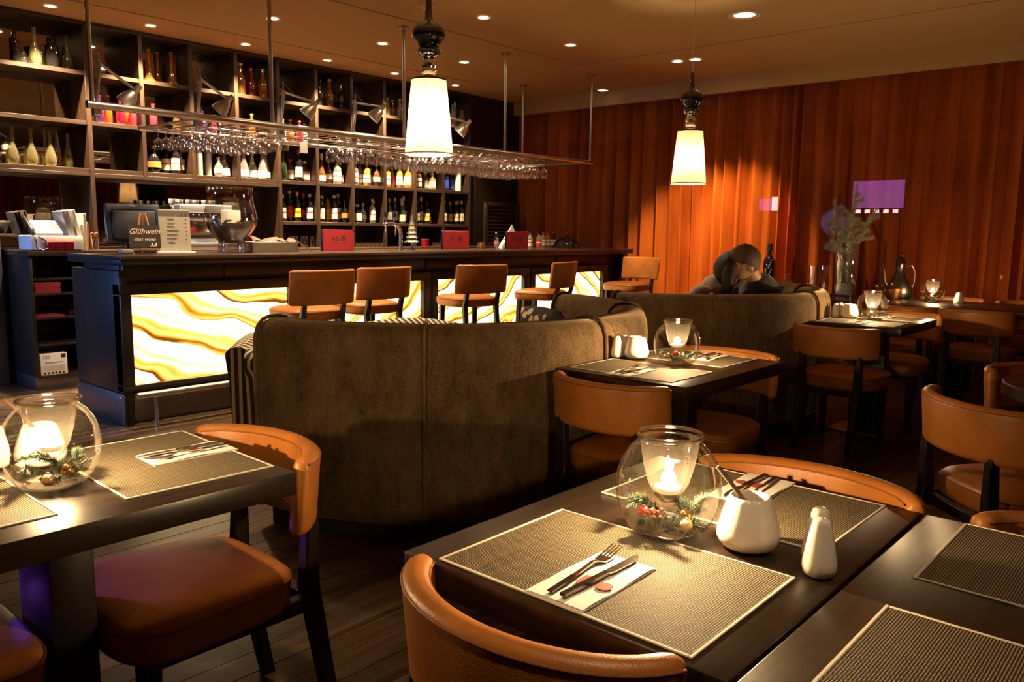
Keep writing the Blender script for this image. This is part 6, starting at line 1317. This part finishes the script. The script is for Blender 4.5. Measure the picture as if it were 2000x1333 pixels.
pc = tag(empty('pen_cup', (2.80, 7.16, CZ)), 'glass cup with scissors and pens on the back counter', 'pen cup'); ob('cup', lathe([(0.001, 0), (0.03, 0), (0.034, 0.09)], 20), 'crystal', pc)
sc_ = tag(empty('scissors', (2.80, 7.16, CZ + 0.004)), 'scissors standing handles up in the pen cup', 'scissors'); ob('blade', tube([(0.004, 0, 0.0), (-0.008, 0, 0.11)], 0.004, 6), 'cutlery', sc_); ob('blade', tube([(-0.004, 0, 0.0), (0.010, 0, 0.11)], 0.004, 6), 'cutlery', sc_)
for s in (-1, 1): ob('grip', tf(lathe([(0.013 + 0.004 * math.cos(2 * math.pi * k / 8), 0.004 * math.sin(2 * math.pi * k / 8)) for k in range(9)], 14), Matrix.Translation((0.017 * s, 0, 0.127)) @ Matrix.Rotation(R(90), 4, 'X')), 'orangewood', sc_)
for k in range(3): tag(ob('pen', tube([(0.01 * k - 0.012, 0.01, 0.004), (0.02 * k - 0.024, 0.016, 0.14)], 0.004, 6), ['whiteplastic', 'black', 'redmenu'][k], loc=(2.80, 7.16, CZ)), '%s pen in the cup beside the scissors' % ['white', 'black', 'red'][k], 'pen')
# coffee machine with cups on top
cm = tag(empty('coffee_machine', (3.80, 7.34, CZ)), 'steel espresso machine on the back counter behind the menu stand', 'coffee machine')
ob('body', rbox(-0.26, 0.30, -0.02, 0.22, 0.0, 0.40, 0.02, 3), 'chrome', cm); ob('group_head', rbox(-0.24, 0.28, -0.17, -0.02, 0.26, 0.41, 0.02, 3), 'alu', cm); ob('drip_tray', rbox(-0.26, 0.30, -0.20, -0.021, 0.0, 0.06, 0.008), 'steel', cm); ob('control_strip', rbox(-0.22, 0.26, -0.176, -0.168, 0.285, 0.335, 0.003, 1), 'black', cm)
for k in range(8): ob('button', mv(sphere(0.006, 8, 6), -0.18 + 0.055 * k, -0.178, 0.31), 'whiteplastic', cm)
for x in (-0.12, 0.14):
    g = ob('portafilter', tf(lathe([(0.032, 0.0), (0.032, 0.035), (0.02, 0.045)], 18, True), Matrix.Translation((x, -0.10, 0.215))), 'chrome', cm); ob('handle', tube([(x, -0.13, 0.235), (x, -0.24, 0.225)], [0.009, 0.013], 10), 'black', g)
ob('steam_wand', tube([(-0.235, -0.15, 0.30), (-0.25, -0.19, 0.2), (-0.24, -0.19, 0.09)], 0.006, 8), 'chrome', cm)
cup_ = mesh('coffee_cup', lathe([(0.001, 0), (0.02, 0), (0.032, 0.02), (0.036, 0.055), (0.033, 0.055), (0.018, 0.006), (0.001, 0.006)], 18), M['porcelain'], 60)
for k in range(6): tag(ob('coffee_cup', cup_, None, loc=(3.60 + 0.08 * k, 7.40 + 0.03 * (k % 2), CZ + 0.4003)), 'white cup on top of the espresso machine, %s from left' % ORD[k], 'cup', 'cups on the espresso machine')
gl = mesh('tall_glass', lathe([(0.001, 0.004), (0.022, 0.0), (0.026, 0.12), (0.024, 0.12), (0.020, 0.008), (0.001, 0.008)], 14), M['crystal'], 60)
for k in range(5): tag(ob('tall_glass', gl, None, loc=(4.80 + 0.058 * k, 7.28 + 0.03 * (k % 2), CZ)), 'tall glass on the back counter right of the tray, %s from left' % ORD[k], 'glass', 'tall glasses on the back counter')
tw = mesh('small_glass', lathe([(0.001, 0.004), (0.024, 0.0), (0.028, 0.05), (0.026, 0.05), (0.022, 0.008), (0.001, 0.008)], 14), M['crystal'], 60)
for k in range(6): tag(ob('small_glass', tw, None, loc=(5.63 + 0.064 * k, 7.28, CZ)), 'low glass on the back counter left of the beer tap, %s from left' % ORD[k], 'glass', 'low glasses on the back counter')
o = tag(ob('candle_jar', lathe([(0.001, 0), (0.045, 0), (0.048, 0.09), (0.044, 0.09), (0.04, 0.01), (0.001, 0.01)], 20), 'redbox', loc=(6.63, 7.28, CZ)), 'red glass candle jar on the back counter', 'candle jar'); ob('rim', lathe([(0.049, 0.085), (0.049, 0.091), (0.043, 0.091)], 20), 'redmenu', o)
for k in range(3): tag(ob('small_glass', tw, None, loc=(6.76 + 0.062 * k, 7.26, CZ)), 'low glass right of the red candle jar, %s from left' % ORD[k], 'glass', 'low glasses by the candle jar')

# ------------------------------------------------------------------ long table things
LZ = 0.7503
va = tag(empty('tall_vase', (7.76, 2.715, LZ)), 'tall glass cylinder vase holding frosted fir branches', 'vase')
ob('vessel', lathe([(0.001, 0.006), (0.090, 0.0), (0.095, 0.006), (0.105, 0.49), (0.103, 0.49), (0.092, 0.012), (0.001, 0.012)], 40), 'glass', va, smooth=60)
tag(ob('sand_fill', lathe([(0.001, 0.013), (0.086, 0.013), (0.088, 0.10), (0.05, 0.12), (0.001, 0.115)], 32), 'sand', loc=(7.76, 2.715, LZ)), 'pale sand in the foot of the tall vase', 'sand', kind='stuff')
def branch_mesh(seed, L, n, nl):
    rnd = random.Random(seed); axis = [(0, 0, 0), (0.02 * rnd.uniform(-1, 1), 0.02 * rnd.uniform(-1, 1), L * 0.5), (0.04 * rnd.uniform(-1, 1), 0.04 * rnd.uniform(-1, 1), L)]
    parts = []
    def needles(a, b_, n, nl):
        a, b_ = Vector(a), Vector(b_); dr = (b_ - a).normalized(); o1 = dr.orthogonal().normalized(); o2 = dr.cross(o1)
        for i in range(n):
            p = a.lerp(b_, i / n); t = rnd.uniform(0, 6.283); d = (dr * 0.6 + (o1 * math.cos(t) + o2 * math.sin(t)) * 0.8).normalized(); e = p + d * nl * rnd.uniform(0.7, 1.1); w_ = d.orthogonal().normalized() * 0.0019; w2 = d.cross(w_)
            parts.append(([tuple(p + w_), tuple(p - w_ * 0.5 + w2), tuple(p - w_ * 0.5 - w2), tuple(e)], [(0, 1, 3), (1, 2, 3), (2, 0, 3)]))
    needles(axis[1], axis[2], n, nl); needles(axis[0], axis[1], n, nl)
    tw_ = [tube(axis, [0.006, 0.004, 0.002], 6)]
    for k in range(8):
        s = -1 if k % 2 else 1; z = L * (0.45 + 0.06 * k); p = Vector(axis[1]).lerp(Vector(axis[2]), max(0, (z / L - 0.5) * 2)); p.z = z
        e = p + Vector((0.12 * s * math.cos(k * 1.9), 0.12 * s * math.sin(k * 1.9), 0.06)) * (1.15 - 0.09 * k); needles(p, e, n // 2, nl); tw_.append(tube([tuple(p), tuple(e)], [0.003, 0.0015], 5))
    return merge(*parts), merge(*tw_)
for k, (tx, ty, L, lab) in enumerate([(-6, 5, 0.92, 'upright frosted fir branch in the tall vase, the tallest'), (16, -10, 0.80, 'frosted fir branch in the tall vase leaning right'), (-17, 10, 0.74, 'frosted fir branch in the tall vase leaning left'), (6, -19, 0.66, 'short frosted fir branch in the tall vase leaning far right'), (-9, 17, 0.64, 'short frosted fir branch in the tall vase leaning far left'), (14, 12, 0.62, 'short frosted fir branch at the back of the tall vase')]):
    nd, tw_ = branch_mesh(k, L, 240, 0.045); r2 = (R(ty * 0.75), R(tx * 0.75), R(40 * k))
    o = tag(ob('fir_branch', nd, 'needlef', loc=(7.76 - 0.0015 * tx, 2.715 + 0.0015 * ty, LZ + 0.11), rot=r2, smooth=0), lab, 'fir branch', 'frosted fir branches'); ob('twig', tw_, 'twig', o)
hg = tag(empty('hurricane_glass', (7.79, 2.985, LZ)), 'low cylinder glass left of the tall vase on the long table', 'glass'); ob('vessel', lathe([(0.001, 0.006), (0.082, 0), (0.086, 0.006), (0.094, 0.27), (0.092, 0.27), (0.082, 0.012), (0.001, 0.012)], 32), 'glass', hg, smooth=60); ob('candle', lathe([(0.001, 0.013), (0.035, 0.013), (0.035, 0.08), (0.001, 0.085)], 18), 'redmenu', hg)
jg = tag(empty('metal_jug', (7.86, 2.27, LZ)), 'tall dark metal coffee jug with spout and lid on the long table', 'jug')
ob('body', lathe([(0.001, 0), (0.10, 0), (0.115, 0.02), (0.118, 0.06), (0.105, 0.11), (0.07, 0.17), (0.045, 0.215), (0.036, 0.26), (0.038, 0.30), (0.046, 0.315), (0.001, 0.318)], 32), 'pewter', jg); ld = ob('lid', lathe([(0.047, 0.316), (0.04, 0.34), (0.018, 0.365), (0.008, 0.375)], 24), 'pewter', jg); ob('finial', mv(sphere(0.012, 10, 8), 0, 0, 0.388), 'pewter', ld)
ob('spout', tube([(-0.05, 0.07, 0.08), (-0.075, 0.105, 0.15), (-0.08, 0.112, 0.24), (-0.09, 0.125, 0.30), (-0.102, 0.142, 0.315)], [0.02, 0.014, 0.011, 0.011, 0.009], 10), 'pewter', jg); ob('handle', tube([(0.03, -0.035, 0.29), (0.065, -0.08, 0.30), (0.085, -0.105, 0.24), (0.085, -0.105, 0.15), (0.075, -0.09, 0.09)], 0.007, 8), 'pewter', jg)
cp = tag(empty('copper_pot', (7.66, 2.275, LZ)), 'small copper teapot in front of the dark metal jug', 'teapot')
ob('body', lathe([(0.001, 0), (0.06, 0), (0.075, 0.02), (0.085, 0.07), (0.088, 0.095), (0.08, 0.105), (0.001, 0.108)], 28), 'copper', cp); ld = ob('lid', lathe([(0.096, 0.103), (0.07, 0.115), (0.03, 0.127), (0.012, 0.13)], 28), 'copper', cp); ob('knob', mv(sphere(0.011, 10, 8), 0, 0, 0.138), 'copper', ld); ob('spout', tube([(-0.05, 0.055, 0.06), (-0.08, 0.085, 0.075), (-0.085, 0.095, 0.115), (-0.10, 0.11, 0.125)], [0.015, 0.012, 0.010, 0.008], 10), 'copper', cp)
tr_ = tag(ob('dark_tray', rbox(7.56, 7.955, 2.08, 2.42, 0.7500, 0.7504, 0.0001, 1), 'black'), 'flat dark mat under the jug and the copper pot', 'mat')
wb = bottle('wine', 0.46, 0.058, 'g_dark', None, 'l_black'); wb.location = (8.05, 3.60, LZ); tag(wb, 'large dark wine bottle with painted marks standing behind the couple', 'bottle')
for k in range(9):
    a = R(200 + 9 * (k % 4)); z = 0.13 + 0.024 * k; ob('painted_mark', tf(lathe([(0.003, 0), (0.008, 0.0)], 8), Matrix.Translation((0.0585 * math.cos(a), 0.0585 * math.sin(a), z)) @ Matrix.Rotation(a, 4, 'Z') @ Matrix.Rotation(R(90), 4, 'Y')), 'chalkwhite', wb, smooth=0)
ca = tag(empty('cut_carafe', (8.05, 3.40, LZ)), 'small cut glass carafe right of the large wine bottle', 'carafe'); ob('vessel', lathe([(0.001, 0), (0.05, 0), (0.055, 0.06), (0.03, 0.11), (0.022, 0.15), (0.03, 0.17)], 10), 'crystal', ca, smooth=0); ob('handle', tube([(0.03, -0.03, 0.15), (0.06, -0.05, 0.12), (0.045, -0.045, 0.06)], 0.005, 8), 'crystal', ca)
